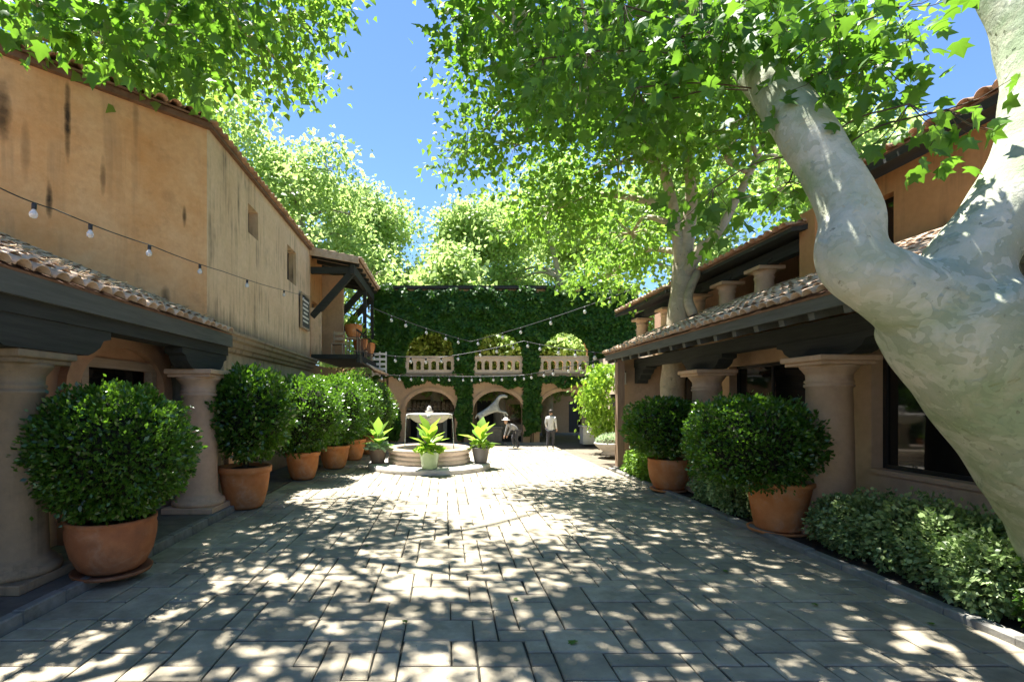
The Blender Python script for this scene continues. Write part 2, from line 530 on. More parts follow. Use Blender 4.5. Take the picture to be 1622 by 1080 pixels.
# ------------------------------------------------------------------ leaves
def tpl_palm():
    o = [(0, 0), (.2, -.08), (.5, .1), (.33, .28), (.58, .6), (.25, .56), (0, 1), (-.25, .56), (-.58, .6), (-.33, .28), (-.5, .1), (-.2, -.08)]
    v = [(0, .3, .05)] + [(x, y, -.22 * abs(x) - .12 * y * y) for x, y in o]
    f = [(0, i + 1, (i + 1) % 12 + 1) for i in range(12)]
    return np.array(v), f


def tpl_star():
    o = [(0, 0), (.52, .2), (.3, .5), (0, 1), (-.3, .5), (-.52, .2)]
    v = [(x, y, -.25 * abs(x) - .1 * y * y) for x, y in o]
    return np.array(v), [(0, 1, 2, 3), (0, 3, 4, 5)]


def tpl_rhomb(w=.36):
    return np.array([(0, 0, 0), (w, .45, -.1), (0, 1, -.12), (-w, .45, -.1)]), [(0, 1, 2), (0, 2, 3)]


def tpl_blade(w=.2):
    v = [(0, 0, 0), (w * .8, .3, .06), (w, .6, .0), (0, 1, -.22), (-w, .6, .0), (-w * .8, .3, .06), (0, .5, -.04)]
    return np.array(v), [(0, 1, 6), (1, 2, 6), (2, 3, 6), (3, 4, 6), (4, 5, 6), (5, 0, 6)]


PALM, STAR, RHOMB, BLADE, SLIM = tpl_palm(), tpl_star(), tpl_rhomb(), tpl_blade(), tpl_rhomb(.24)


def unit(a): return a / np.maximum(np.linalg.norm(a, axis=1, keepdims=True), 1e-6)


def leaf_mesh(name, P, tip, nrm, size, tpl):
    """P (n,3) bases, tip and nrm (n,3) directions, size (n,)"""
    V, F = tpl
    n = len(P)
    t = unit(tip)
    s = unit(np.cross(t, nrm))
    w = np.cross(s, t)
    out = P[:, None, :] + size[:, None, None] * (V[None, :, 0:1] * s[:, None, :] + V[None, :, 1:2] * t[:, None, :] + V[None, :, 2:3] * w[:, None, :])
    out = out.reshape(-1, 3)
    k = len(V)
    fl = np.array([i for f in F for i in f]); fs = np.array([len(f) for f in F])
    loops = (np.arange(n)[:, None] * k + fl[None, :]).ravel()
    tot = np.tile(fs, n); start = np.concatenate([[0], np.cumsum(tot)[:-1]])
    me = bpy.data.meshes.new(name)
    me.vertices.add(len(out)); me.vertices.foreach_set('co', out.ravel().astype(np.float32))
    me.loops.add(len(loops)); me.loops.foreach_set('vertex_index', loops.astype(np.int32))
    me.polygons.add(len(tot)); me.polygons.foreach_set('loop_start', start.astype(np.int32)); me.polygons.foreach_set('loop_total', tot.astype(np.int32))
    me.update(calc_edges=True)
    return me


def crown_points(clumps, per_sub=26, sub_sigma=.32, seed=1):
    """clumps (x,y,z,rx,ry,rz,nsub): leaf points gathered in sprays inside each ellipsoid, and the spray centres"""
    r = np.random.default_rng(seed)
    pts, outw, subs = [], [], []
    for (x, y, z, rx, ry, rz, ns) in clumps:
        d = unit(r.normal(size=(ns, 3)))
        rad = r.uniform(.25, 1.0, (ns, 1)) ** .45
        c = np.array([x, y, z]) + d * rad * np.array([rx, ry, rz])
        subs.append((np.array([x, y, z]), c))
        k = r.integers(int(per_sub * .5), int(per_sub * 1.5), ns)
        cc = np.repeat(c, k, axis=0); dd = np.repeat(d, k, axis=0)
        e = r.normal(size=cc.shape) * sub_sigma * np.array([1, 1, .7])
        pts.append(cc + e); outw.append(dd + .8 * unit(e))
    return np.concatenate(pts), np.concatenate(outw), subs


def leaf_dirs(out, r, droop=.6, up=.9):
    n = len(out)
    tip = unit(out) * .6 + r.normal(size=(n, 3)) * .6; tip[:, 2] -= droop
    nrm = r.normal(size=(n, 3)) * .55; nrm[:, 2] += up
    return tip, nrm


def make_tree(name, label, trunk_paths, clumps, mat_leaf, tpl, size, per_sub=26, sigma=.32, seed=1, bark='bark', attach=None, group=None, limb_r=.09, twigs=True, seg=10):
    """trunk_paths: list of [(x,y,z,r)...]; attach: point index on the first path the limbs spring from"""
    base = trunk_paths[0][0]
    root = empty(name, (base[0], base[1], base[2]), label, 'tree', group)
    off = np.array(base[:3])
    mb = MB()
    r = random.Random(seed)
    samples = []
    for p in trunk_paths:
        sp = spline(p, 5)
        mb.tube([q[:3] - off for q in sp], [q[3] for q in sp], seg, knob=.12)
        samples += [q for q in sp]
    P, O, subs = crown_points(clumps, per_sub, sigma, seed)
    for c, cs in subs:                                   # a limb to every clump, a twig to many sprays
        cand = sorted(samples, key=lambda q: np.linalg.norm(q[:3] - c) + .8 * max(0, q[2] - c[2]) + (3 if q[2] < base[2] + 2 else 0))[0]
        a = np.array(cand[:3]); mid = (a + c) / 2 + np.array([r.uniform(-.3, .3), r.uniform(-.3, .3), .25 * np.linalg.norm(c - a) * .6])
        r0 = min(limb_r, cand[3] * .8)
        sp = spline([(*a, r0), (*mid, r0 * .65), (*c, r0 * .35)], 5)
        mb.tube([q[:3] - off for q in sp], [q[3] for q in sp], 6)
        if twigs:
            for q in cs[::2]:
                m2 = (c + q) / 2 + np.array([0, 0, .12])
                mb.tube([c - off, m2 - off, q - off], [r0 * .3, r0 * .18, .006], 4, cap=False)
    mb.build('trunk', M[bark], root, fix=False)
    rr = np.random.default_rng(seed + 5)
    tip, nrm = leaf_dirs(O, rr)
    sz = rr.uniform(.65, 1.2, len(P)) * size
    link_mesh('crown', leaf_mesh('crown', P - off, tip, nrm, sz, tpl), mat_leaf, root)
    return root


def rot_copy(src, parent=None):
    c = src.copy(); COL.objects.link(c)
    if parent is not None: c.parent = parent
    return c

# ================================================================== SETTING: ground, courtyard paving, kerbs
XL, XR = -3.75, 4.62            # paved width
g = MB(); g.box(-160, 160, -60, 260, -.6, -.12)
tag(g.build('ground', M['ground']), kind='structure')
g = MB(); g.box(XL - .02, XR + .02, .5, 45, -.1, -.022)
court = tag(g.build('courtyard', M['joint']), kind='structure')


def paver_mesh(w, d, v):
    r = random.Random(int(w * 100 + d * 1000 + v * 7)); c = .012; j = .009
    jit = lambda: r.uniform(-.006, .006)
    x, y = w / 2 - j, d / 2 - j
    o = [(-x + jit(), -y + jit()), (x + jit(), -y + jit()), (x + jit(), y + jit()), (-x + jit(), y + jit())]
    vs = [(a, b, -.03) for a, b in o] + [(a, b, -.009) for a, b in o] + [(a - math.copysign(c, a), b - math.copysign(c, b), 0) for a, b in o]
    fs = [(8, 9, 10, 11)]
    for r0 in (0, 4):
        for k in range(4): fs.append((r0 + k, r0 + (k + 1) % 4, r0 + 4 + (k + 1) % 4, r0 + 4 + k))
    return vs, fs


U = .2
NX, NY = 42, 108
grid = np.zeros((NX, NY), bool)
stones = []
rp = random.Random(11)
opts = [(2, 2)] * 3 + [(2, 1)] * 4 + [(1, 2)] * 3 + [(3, 2)] * 4 + [(2, 3)] * 2 + [(3, 1)] * 2 + [(1, 1)]
for j in range(NY):
    for i in range(NX):
        if grid[i, j]: continue
        ch = opts[:]; rp.shuffle(ch)
        for (a, b) in ch + [(1, 1)]:
            if i + a <= NX and j + b <= NY and not grid[i:i + a, j:j + b].any():
                grid[i:i + a, j:j + b] = True
                stones.append((XL + (i + a / 2) * U, 2.0 + (j + b / 2) * U, a, b)); break


def in_frame(x, y, z=0.0, m=20):
    px = VPX + FPX * x / y; py = VPY - FPX * (z - CAMH) / y
    return -m < px < 1622 + m and -m < py < 1080 + m


vis = sorted([s for s in stones if in_frame(s[0], s[1])], key=lambda s: s[1])
single = set(vis[:290])
cache = {}
rest = MB()
for s in stones:
    x, y, a, b = s
    v = rp.randrange(3)
    tilt = (rp.uniform(-.006, .006), rp.uniform(-.006, .006), rp.uniform(-.008, .008))
    z = rp.uniform(-.004, .003)
    if s in single:
        if (a, b, v) not in cache:
            vs, fs = paver_mesh(a * U, b * U, v); mb = MB(); mb.add(vs, fs); cache[(a, b, v)] = mb.mesh('paver', False)
        link_mesh('paver', cache[(a, b, v)], M['paver'], court, (x, y, z), tilt)
    else:
        vs, fs = paver_mesh(a * U, b * U, v)
        mt = Matrix.Translation((x, y, z)) @ Matrix.Rotation(tilt[0], 4, 'X') @ Matrix.Rotation(tilt[1], 4, 'Y')
        rest.add([tuple(mt @ Vector(q)) for q in vs], fs)
tag(rest.build('paver', M['paver'], court, fix=False), kind='stuff')

# left porch floor and right planting bed
g = MB(); g.box(-9, XL - .12, -6.0, 9.6, -.1, .10)
porch_floor = tag(g.build('porch_floor', M['porch_floor']), kind='structure')
g = MB(); g.box(-4.7, XL - .03, 9.6, 23.2, -.1, .02)
tag(g.build('side_pavement', M['porch_floor']), kind='structure')
bm_soil = MB()
for i in range(14):
    for j in range(60):
        x0 = XR + .16 + i * .13; y0 = .5 + j * .25
        q = []
        for (a, b) in ((0, 0), (1, 0), (1, 1), (0, 1)):
            x, y = x0 + a * .13, y0 + b * .25
            q.append((x, y, .03 + .05 * mnoise.noise(Vector((x * 2, y * 2, 0)))))
        bm_soil.quad(*q, True)
tag(bm_soil.build('planting_bed', M['soil']), kind='structure')
kerb_l = empty('kerb', (XL, 0, 0)); kerb_l['kind'] = 'structure'
kerb_r = empty('kerb', (XR, 0, 0)); kerb_r['kind'] = 'structure'
mb = MB(); mb.box(-.055, .055, -.245, .245, -.1, .115, .012); km_l = mb.mesh('kerb_stone')
mb = MB(); mb.box(-.07, .07, -.295, .295, -.1, .075, .014); km_r = mb.mesh('kerb_stone')
for k in range(16):
    link_mesh('kerb_stone', km_l, M['kerb'], kerb_l, (-.06 + rp.uniform(-.008, .008), 1.75 + k * .5, rp.uniform(-.008, .006)), (0, 0, rp.uniform(-.012, .012)))
for k in range(21):
    link_mesh('kerb_stone', km_r, M['kerb'], kerb_r, (.08 + rp.uniform(-.01, .01), 2.0 + k * .6, rp.uniform(-.01, .006)), (rp.uniform(-.01, .01), 0, rp.uniform(-.012, .012)))


# ================================================================== BUILDINGS
def holed(u0, u1, z0, z1, holes, place, t):
    """slab in (u,z) with rectangular holes, thickness 0..t in the third direction; place(u,d,z)->xyz"""
    us = sorted({u0, u1} | {h[0] for h in holes} | {h[1] for h in holes})
    zs = sorted({z0, z1} | {h[2] for h in holes} | {h[3] for h in holes})
    def solid(i, j):
        if not (0 <= i < len(us) - 1 and 0 <= j < len(zs) - 1): return False
        uc, zc = (us[i] + us[i + 1]) / 2, (zs[j] + zs[j + 1]) / 2
        return not any(h[0] < uc < h[1] and h[2] < zc < h[3] for h in holes)
    mb = MB()
    for i in range(len(us) - 1):
        for j in range(len(zs) - 1):
            if not solid(i, j): continue
            a, b, c, d = us[i], us[i + 1], zs[j], zs[j + 1]
            mb.quad(place(a, 0, c), place(b, 0, c), place(b, 0, d), place(a, 0, d))
            mb.quad(place(a, t, c), place(a, t, d), place(b, t, d), place(b, t, c))
            if not solid(i - 1, j): mb.quad(place(a, 0, c), place(a, 0, d), place(a, t, d), place(a, t, c))
            if not solid(i + 1, j): mb.quad(place(b, 0, c), place(b, t, c), place(b, t, d), place(b, 0, d))
            if not solid(i, j - 1): mb.quad(place(a, 0, c), place(a, t, c), place(b, t, c), place(b, 0, c))
            if not solid(i, j + 1): mb.quad(place(a, 0, d), place(b, 0, d), place(b, t, d), place(a, t, d))
    return mb


def tile_mesh(ln=.42, r0=.085, r1=.105, th=.014, seg=7):
    """barrel tile lying along +X (downhill end at x=0), crown up"""
    vs, fs = [], []
    for (x, r) in ((0, r1), (ln, r0)):
        for k in range(seg + 1):
            a = PI * k / seg; vs.append((x, r * math.cos(a), r * .8 * math.sin(a)))
        for k in range(seg + 1):
            a = PI * k / seg; vs.append((x, (r - th) * math.cos(a), (r - th) * .8 * math.sin(a)))
    m = seg + 1; n = 2 * m
    for k in range(seg):
        fs.append((k, k + 1, n + k + 1, n + k)); fs.append((m + k + 1, m + k, n + m + k, n + m + k + 1))
        fs.append((k + 1, k, m + k, m + k + 1)); fs.append((n + k, n + k + 1, n + m + k + 1, n + m + k))
    fs.append((0, n, n + m, m)); fs.append((seg, m + seg, n + m + seg, n + seg))
    return vs, fs


tv, tf = tile_mesh()
mb = MB(); mb.add(tv, tf, True); TILE_ME = mb.mesh('roof_tile')
TILE_ME.materials.append(M['tile'])
TILE_PALE = TILE_ME.copy(); TILE_PALE.materials.clear(); TILE_PALE.materials.append(M['tile_pale'])


def tile_roof(parent, eave, along, uphill, slope, length, width, singles=3, me=TILE_ME, pitch=.225, step=.33, seed=3):
    """rows of barrel tiles. eave: start point; along: unit dir of the eave; uphill: unit horizontal dir; slope: rise per metre"""
    r = random.Random(seed)
    eave, al, up = Vector(eave), Vector(along), Vector(uphill)
    sd = (up + Vector((0, 0, slope))).normalized()
    nrm = sd.cross(al);  nrm = nrm if nrm.z > 0 else -nrm
    base = Matrix((sd, nrm.cross(sd), nrm)).transposed().to_4x4()
    nc, nr = int(length / pitch), max(1, int(width / step))
    rest = MB()
    for j in range(nr):
        for i in range(nc):
            p = eave + al * ((i + .5) * pitch + r.uniform(-.012, .012)) + sd * (j * step + r.uniform(-.025, .02)) + nrm * (.012 * (j > 0) + r.uniform(0, .012))
            mt = Matrix.Translation(p) @ base @ Matrix.Rotation(r.uniform(-.05, .05), 4, 'Z') @ Matrix.Rotation(r.uniform(.02, .07), 4, 'Y')
            if j < singles:
                o = link_mesh('roof_tile', me, None, parent); o.matrix_local = mt
            else:
                rest.add([tuple(mt @ Vector(q)) for q in tv], tf, True)
    if rest.v: tag(rest.build('roof_tile', me.materials[0], parent, fix=False), kind='stuff')
    # pan layer beneath
    a, b = eave - nrm * .03 + sd * .05, eave + al * length - nrm * .03 + sd * .05
    pan = MB(); w = sd * (width + .1)
    pan.add([a, b, b + w, a + w, a - nrm * .03, b - nrm * .03, b + w - nrm * .03, a + w - nrm * .03],
            [(0, 1, 2, 3), (7, 6, 5, 4), (0, 4, 5, 1), (1, 5, 6, 2), (2, 6, 7, 3), (3, 7, 4, 0)])
    pan.build('roof_deck', M['roof_pan'], parent)


def column_mesh(h, r=.3, sq=.46):
    """Tuscan column: square plinth, torus base, tapering shaft, neck ring, bell and square abacus"""
    mb = MB()
    mb.box(-sq, sq, -sq, sq, 0, .1, .012)
    prof = [(r * 1.38, .1), (r * 1.42, .14), (r * 1.38, .19), (r * 1.2, .205), (r * 1.22, .235), (r * 1.08, .26), (r * 1.03, .3), (r, .6), (r * .97, h * .5), (r * .9, h - .46),
            (r * .99, h - .44), (r * .99, h - .41), (r * .9, h - .40), (r * .97, h - .375), (r * .97, h - .355), (r * .9, h - .34), (r * .92, h - .26), (r * 1.06, h - .2), (r * 1.14, h - .17), (r * 1.2, h - .13)]
    mb.lathe(prof, 36)
    q = sq * .93
    mb.box(-q * .9, q * .9, -q * .9, q * .9, h - .135, h - .08, .01)
    mb.box(-q, q, -q, q, h - .082, h, .012)
    return mb.mesh('column')


def zapata(y, half, z0, z1, depth):
    """double corbel under a beam, profile in (y,z)"""
    h = z1 - z0
    L_ = [(y - half, z1), (y - half, z0 + h * .72), (y - half * .86, z0 + h * .62), (y - half * .80, z0 + h * .35), (y - half * .68, z0 + h * .12), (y - half * .58, z0)]
    R_ = [(2 * y - a, b) for a, b in reversed(L_)]
    return L_ + R_


# ------------------------------------------------------------------ left building (porch in front, tall wall above)
lb = empty('stucco_building', (-5.0, 7, 0), 'two-storey peach stucco building with low tiled porch and tall blank stained wall', 'building')
O = Vector((-5.0, 7, 0))
def lp(b): return b          # parts are made in building space
def shift(mb, o=O):
    mb.v = [(a - o.x, b - o.y, c - o.z) for a, b, c in mb.v]; return mb
# wall in the porch with its arch and window
W = holed(-6.0, 9.6, .0, 3.6, [(6.95, 8.75, .95, 2.6), (3.0, 5.3, .95, 2.6)], lambda u, d, z: (-5.05 - d, u, z), .35)
shift(W).build('wall', M['rose'], lb)
for (a, b) in ((6.95, 8.75), (3.0, 5.3)):
    fr = MB()
    fr.box(-5.12, -5.0, a, b, 2.46, 2.6); fr.box(-5.12, -5.0, a, a + .14, .95, 2.46); fr.box(-5.12, -5.0, b - .14, b, .95, 2.46); fr.box(-5.14, -5.0, a - .05, b + .05, .87, .95)
    wo = shift(fr).build('window', M['frame_wood'], lb)
    gl = MB(); gl.box(-5.26, -5.22, a, b, .95, 2.5); shift(gl).build('pane', M['glass'], wo)
    # raised arch surround
    cy, hw = (a + b) / 2, (b - a) / 2 + .12
    ar = MB(); n = 18
    for k in range(n):
        t0, t1 = PI * k / n, PI * (k + 1) / n
        def P(t, g_): return (cy + (hw + g_) * math.cos(t), 2.15 + (.64 + g_) * math.sin(t))
        p = [P(t0, 0), P(t0, .26), P(t1, .26), P(t1, 0)]
        ar.prism(p, 'x', -5.05, -4.93)
    for sgn in (-1, 1):
        y0 = cy + sgn * hw; y1 = cy + sgn * (hw + .26)
        ar.box(-5.05, -4.93, min(y0, y1), max(y0, y1), .1, 2.15)
    shift(ar).build('arch_surround', M['rose'], lb)
# end pier of the porch and pilaster
mb = MB(); mb.box(-5.05, -4.2, 9.3, 9.6, .1, 3.1, .01); shift(mb).build('pier', M['lower_wall'], lb)
mb = MB(); mb.box(-4.62, -4.12, 9.62, 10.1, 0, 1.75, .02); mb.box(-4.66, -4.06, 9.58, 10.14, 1.75, 1.83, .012); mb.box(-4.64, -4.09, 9.6, 10.12, 0, .2, .012)
shift(mb).build('pedestal', M['rose'], lb)
for (y, mt) in ((-1.6, 'column'), (1.85, 'column'), (5.28, 'old_column'), (8.72, 'column')):
    c_ = link_mesh('column', column_mesh(2.4, .3, .42), M[mt], lb, Vector((-4.25 if y > 6 else -4.52, y, .1)) - O)
# beam, corbels, fascia
mb = MB(); mb.box(-4.42, -4.1, -6.0, 9.55, 2.82, 3.16); shift(mb).build('beam', M['timber'], lb)
for y in (1.85, 5.28, 8.72):
    mb = MB(); mb.prism(zapata(y, .95 if y < 8 else .8, 2.503, 2.818, .3), 'x', -4.4, -4.12); shift(mb).build('corbel', M['timber'], lb)
mb = MB(); mb.box(-4.085, -4.03, -6.0, 9.58, 2.98, 3.2); shift(mb).build('fascia_board', M['fascia'], lb)
for k in range(15):
    y = 1.2 + k * .58
    mb = MB(); mb.beam((-4.09, y, 3.13), (-5.0, y, 3.5), .1, .12); shift(mb).build('rafter', M['timber_x'], lb)
tile_roof(lb, Vector((-3.97, 1.0, 3.235)) - O, (0, 1, 0), (-1, 0, 0), .43, 8.55, 3.6, 3, TILE_PALE, .228)
# tall walls above: an oblique wall and a wall along the court
CX, CY = -4.67, 9.9
TOPZ = 7.42
def on_wallA(px, py):
    """pixel -> (distance from the corner along the oblique wall, height)"""
    k = (px - VPX) / FPX
    s_ = (CX - k * CY) / (1 - k); y = CY - s_
    return s_ * math.sqrt(2), CAMH + (VPY - py) / FPX * y
marks = []
for (px, y0, y1, hw, k) in ((107, 118, 262, 7, .95), (78, 285, 352, 7, .95), (163, 245, 312, 6, .55), (292, 322, 362, 4, .8), (4, 125, 230, 18, .8), (262, 452, 486, 10, .7), (40, 180, 290, 10, .35), (215, 140, 240, 6, .3)):
    u, za = on_wallA(px, y0); _, zb = on_wallA(px, y1); u2, _ = on_wallA(px + hw, y0)
    marks.append((u, (za + zb) / 2, abs(u2 - u) * .9, abs(za - zb) / 2, k))
M['wallA'] = stucco('stained_orange_stucco', (.62, .30, .11), (.76, .50, .28), stain=(.16, .11, .07), streak=.5, grime=.45, marks=marks, sfreq=.9)
mb = MB(); mb.box(0, 7.5, -.4, 0, 2.6, TOPZ)
plainroof = MB(); plainroof.prism([(-4.0, 3.2), (-7.6, 4.7), (-7.6, 4.78), (-4.0, 3.28)], 'y', -6.0, .98); shift(plainroof).build('roof_deck', M['roof_pan'], lb)
wa = mb.build('wall', M['wallA'], lb, Vector((CX, CY, 0)) - O, (0, 0, math.radians(225)))
# the oblique wall: local +X runs away from the corner, local +Y points behind the wall (left/back)
EX, EY = -4.86, 18.2
dvec = Vector((EX - CX, EY - CY, 0)); ang = math.atan2(dvec.y, dvec.x); LB = dvec.length
def along_wallB(px):
    k = (px - VPX) / FPX
    # CX + t*dx = k*(CY + t*dy)
    t_ = (k * CY - CX) / (dvec.x - k * dvec.y); return t_ * LB, CY + t_ * dvec.y
holes = []
for (p0, p1, y0, y1) in ((393, 409, 330, 375), (455, 469, 394, 448)):
    u0, ya = along_wallB(p0); u1, yb = along_wallB(p1)
    ym = (ya + yb) / 2
    holes.append((u0, u1, CAMH + (VPY - y1) / FPX * ym, CAMH + (VPY - y0) / FPX * ym))
wb = holed(.0, LB, 3.36, TOPZ, holes, lambda u, d, z: (u, d, z), .4)
wallB = wb.build('wall', M['sand_wall'], lb, Vector((CX, CY, 0)) - O, (0, 0, ang))
for h in holes:
    f_ = MB(); f_.box(h[0], h[1], .3, .33, h[2], h[3])
    wo = f_.build('window', M['glass'], lb, Vector((CX, CY, 0)) - O, (0, 0, ang))
    f_ = MB(); wd = .05
    f_.box(h[0], h[1], .24, .3, h[2], h[2] + wd); f_.box(h[0], h[1], .24, .3, h[3] - wd, h[3]); f_.box(h[0], h[0] + wd, .24, .3, h[2] + wd, h[3] - wd); f_.box(h[1] - wd, h[1], .24, .3, h[2] + wd, h[3] - wd)
    f_.build('frame', M['dark_frame'], wo)
# lower wall and cornice between
lw = MB(); lw.box(.0, LB + 5.3, .02, .4, -.1, 3.3)
lw.build('wall', M['lower_wall'], lb, Vector((CX, CY - .28, 0)) - O, (0, 0, ang))
cn = MB()
prof = [(.02, 3.0), (-.06, 3.03), (-.08, 3.1), (-.14, 3.13), (-.16, 3.22), (-.24, 3.26), (-.24, 3.33), (-.3, 3.36), (-.3, 3.42), (.02, 3.44)]
cn.prism(prof, 'x', -.25, LB)
cn.build('cornice', M['cornice'], lb, Vector((CX, CY, 0)) - O, (0, 0, ang))
cn = MB(); cn.prism([(.4 - a, b) for a, b in [(.4, 3.3), (.46, 3.33), (.5, 3.42), (.56, 3.46), (.56, 3.52), (.4, 3.55)]], 'x', -.02, .9)
# roof edge of the tall block: tiles along both walls
dA = Vector((-1, -1, 0)).normalized(); nA = Vector((-1, 1, 0)).normalized()
tile_roof(lb, Vector((CX + .1, CY - .1, TOPZ + .0)) - O - nA * .1, dA, nA, .3, 7.5, 1.2, 2, TILE_ME, .25, .33, 8)
tile_roof(lb, Vector((CX + .13, CY, TOPZ + .0)) - O, dvec.normalized(), Vector((-dvec.y, dvec.x, 0)).normalized(), .3, LB - .05, 1.2, 2, TILE_ME, .25, .33, 9)
mb = MB(); mb.prism([(CX - .1, CY), (EX - .1, EY), (EX - 6, EY), (CX - 7, CY - 5.6)], 'z', TOPZ - .2, TOPZ - .02); shift(mb).build('roof', M['roof_pan'], lb)
mb = MB(); mb.box(-.06, 7.5, .0, .1, TOPZ - .14, TOPZ - .03); mb.build('eave_band', M['roof_pan'], lb, Vector((CX, CY, 0)) - O, (0, 0, math.radians(225)))
mb = MB(); mb.box(.0, LB, -.09, -.002, TOPZ - .1, TOPZ - .03); mb.build('eave_band', M['roof_pan'], lb, Vector((CX, CY, 0)) - O, (0, 0, ang))
# dry twigs lying on the porch tiles
lit = empty('leaf_litter', (-4.5, 7, 3.45), 'dry twigs and leaf stalks lying on sunlit porch roof tiles', 'leaf litter')
mb = MB()
for k in range(120):
    y = rp.uniform(3.5, 9.2); d = rp.uniform(.1, .9); x = -4.0 - d; z = 3.26 + .43 * d + .09
    a = rp.uniform(0, PI); l = rp.uniform(.08, .3)
    mb.tube([(x + 4.5, y - 7, z - 3.45), (x + 4.5 + l * .4 * math.cos(a), y - 7 + l * math.sin(a), z - 3.45 + rp.uniform(0, .05))], .006, 4)
tag(mb.build('twigs', M['straw'], lit), kind='stuff')

# ------------------------------------------------------------------ balcony house at the far left
bh = empty('balcony_house', (-4.8, 18.2, 0), 'stucco house end with timber-roofed upper balcony crowded with clay pots', 'building')
O2 = Vector((-4.8, 18.2, 0))
def s2(mb): return shift(mb, O2)
FZ = 3.62
mb = MB(); mb.box(-4.85, -3.17, 18.25, 23.3, FZ - .16, FZ); s2(mb).build('balcony_floor', M['timber_x'], bh)
mb = MB(); mb.box(-3.2, -3.08, 18.25, 23.3, FZ - .3, FZ - .02); s2(mb).build('edge_beam', M['timber'], bh)
W = holed(18.3, 23.3, FZ, 7.3, [(18.55, 19.35, FZ + .02, FZ + 2.0), (20.4, 21.6, FZ + .8, FZ + 2.0)], lambda u, d, z: (-4.88 - d, u, z), .3)
s2(W).build('wall', M['orange'], bh)
mb = MB(); mb.box(-5.1, -5.04, 18.5, 19.4, FZ, FZ + 2.05); s2(mb).build('door', M['dark_frame'], bh)
mb = MB(); mb.box(-5.1, -5.04, 20.35, 21.65, FZ + .75, FZ + 2.05); s2(mb).build('window', M['glass'], bh)
mb = MB(); mb.box(-4.87, -4.05, 20.0, 20.25, FZ, 6.9); s2(mb).build('partition_wall', M['peach'], bh)
mb = MB(); mb.box(-4.87, -4.5, 18.28, 18.42, FZ, 5.3); s2(mb).build('door_jamb', M['sand_wall'], bh)
# roof: shed falling outwards
zr = lambda x: 7.36 + (x + 4.86) * -.2
mb = MB(); mb.prism([(-4.95, zr(-4.95)), (-3.12, zr(-3.12)), (-3.12, zr(-3.12) - .06), (-4.95, zr(-4.95) - .06)], 'y', 18.12, 23.4); s2(mb).build('roof_deck', M['tile_pale'], bh)
mb = MB(); mb.prism([(-4.95, zr(-4.95) + .1), (-3.1, zr(-3.1) + .08), (-3.1, zr(-3.1) - .16), (-4.95, zr(-4.95) - .2)], 'y', 18.04, 18.118); s2(mb).build('verge_board', M['tile_pale'], bh)
for k in range(7):
    y = 18.5 + k * .78
    mb = MB(); mb.beam((-4.9, y, zr(-4.9) - .13), (-3.15, y, zr(-3.15) - .13), .1, .13); s2(mb).build('rafter', M['timber_x'], bh)
mb = MB(); mb.box(-3.42, -3.26, 18.15, 23.3, 6.5, 6.83); s2(mb).build('beam', M['timber'], bh)
for y in (18.35, 21.0, 23.1):
    mb = MB(); mb.beam((-3.35, y, 6.62), (-4.82, y, 4.98), .17, .24); s2(mb).build('brace', M['timber_x'], bh)
    mb = MB(); mb.box(-3.41, -3.27, y - .07, y + .07, FZ, 6.5) if y > 18.5 else mb.box(-4.86, -3.3, y - .08, y + .08, 6.55, 6.78)
    s2(mb).build('post' if y > 18.5 else 'cross_beam', M['timber_x'], bh)
tile_roof(bh, Vector((-3.0, 18.1, zr(-3.0) + .04)) - O2, (0, 1, 0), (-1, 0, 0), .2, 5.3, 1.9, 2, TILE_PALE, .25, .33, 12)
tile_roof(bh, Vector((-2.62, 18.9, 3.06)) - O2, (0, 1, 0), (-1, 0, 0), .75, 4.5, .62, 2, TILE_PALE, .2, .33, 13)
# balcony railing
mb = MB()
mb.beam((-3.2, 18.3, FZ + .9), (-3.2, 23.2, FZ + .9), .05, .05); s2(mb).build('handrail', M['black_metal'], bh)
for k in range(16):
    mb = MB(); mb.box(-3.212, -3.188, 18.32 + k * .32, 18.345 + k * .32, FZ, FZ + .9); s2(mb).build('rail_bar', M['black_metal'], bh)
# pale pierced panel at the balcony end
fp = empty('pierced_panel', (-2.95, 22.6, FZ), 'white pierced lattice panel at end of pot-filled balcony', 'panel')
mb = MB()
for k in range(5): mb.box(-.33, .33, -.03, .03, -.55 + k * .22, -.44 + k * .22)
for x in (-.33, 0, .28): mb.box(x, x + .06, -.025, .025, -.6, .5)
mb.build('lattice', M['white_paint'], fp)

# sign board on the wall
u_, y_ = along_wallB(480)
sg = empty('wall_sign', (CX + dvec.x * u_ / LB + .05, y_, 4.98), 'small dark framed notice board with pale lines on streaked wall', 'sign', rz=ang)
mb = MB(); mb.box(-.5, .5, -.04, 0, -.55, .5); mb.build('board', M['sign'], sg)
for (a, b, c, d) in ((-.55, .55, .5, .56), (-.55, .55, -.61, -.55), (-.55, -.5, -.55, .5), (.5, .55, -.55, .5)):
    mb = MB(); mb.box(a, b, -.06, 0, c, d); mb.build('frame', M['frame_wood'], sg)
for k, w in enumerate((.42, .3, .38, .25, .4, .34)):
    mb = MB(); mb.box(-w, w, -.045, -.039, .32 - k * .14, .38 - k * .14); mb.build('text_line', M['white_paint'], sg)

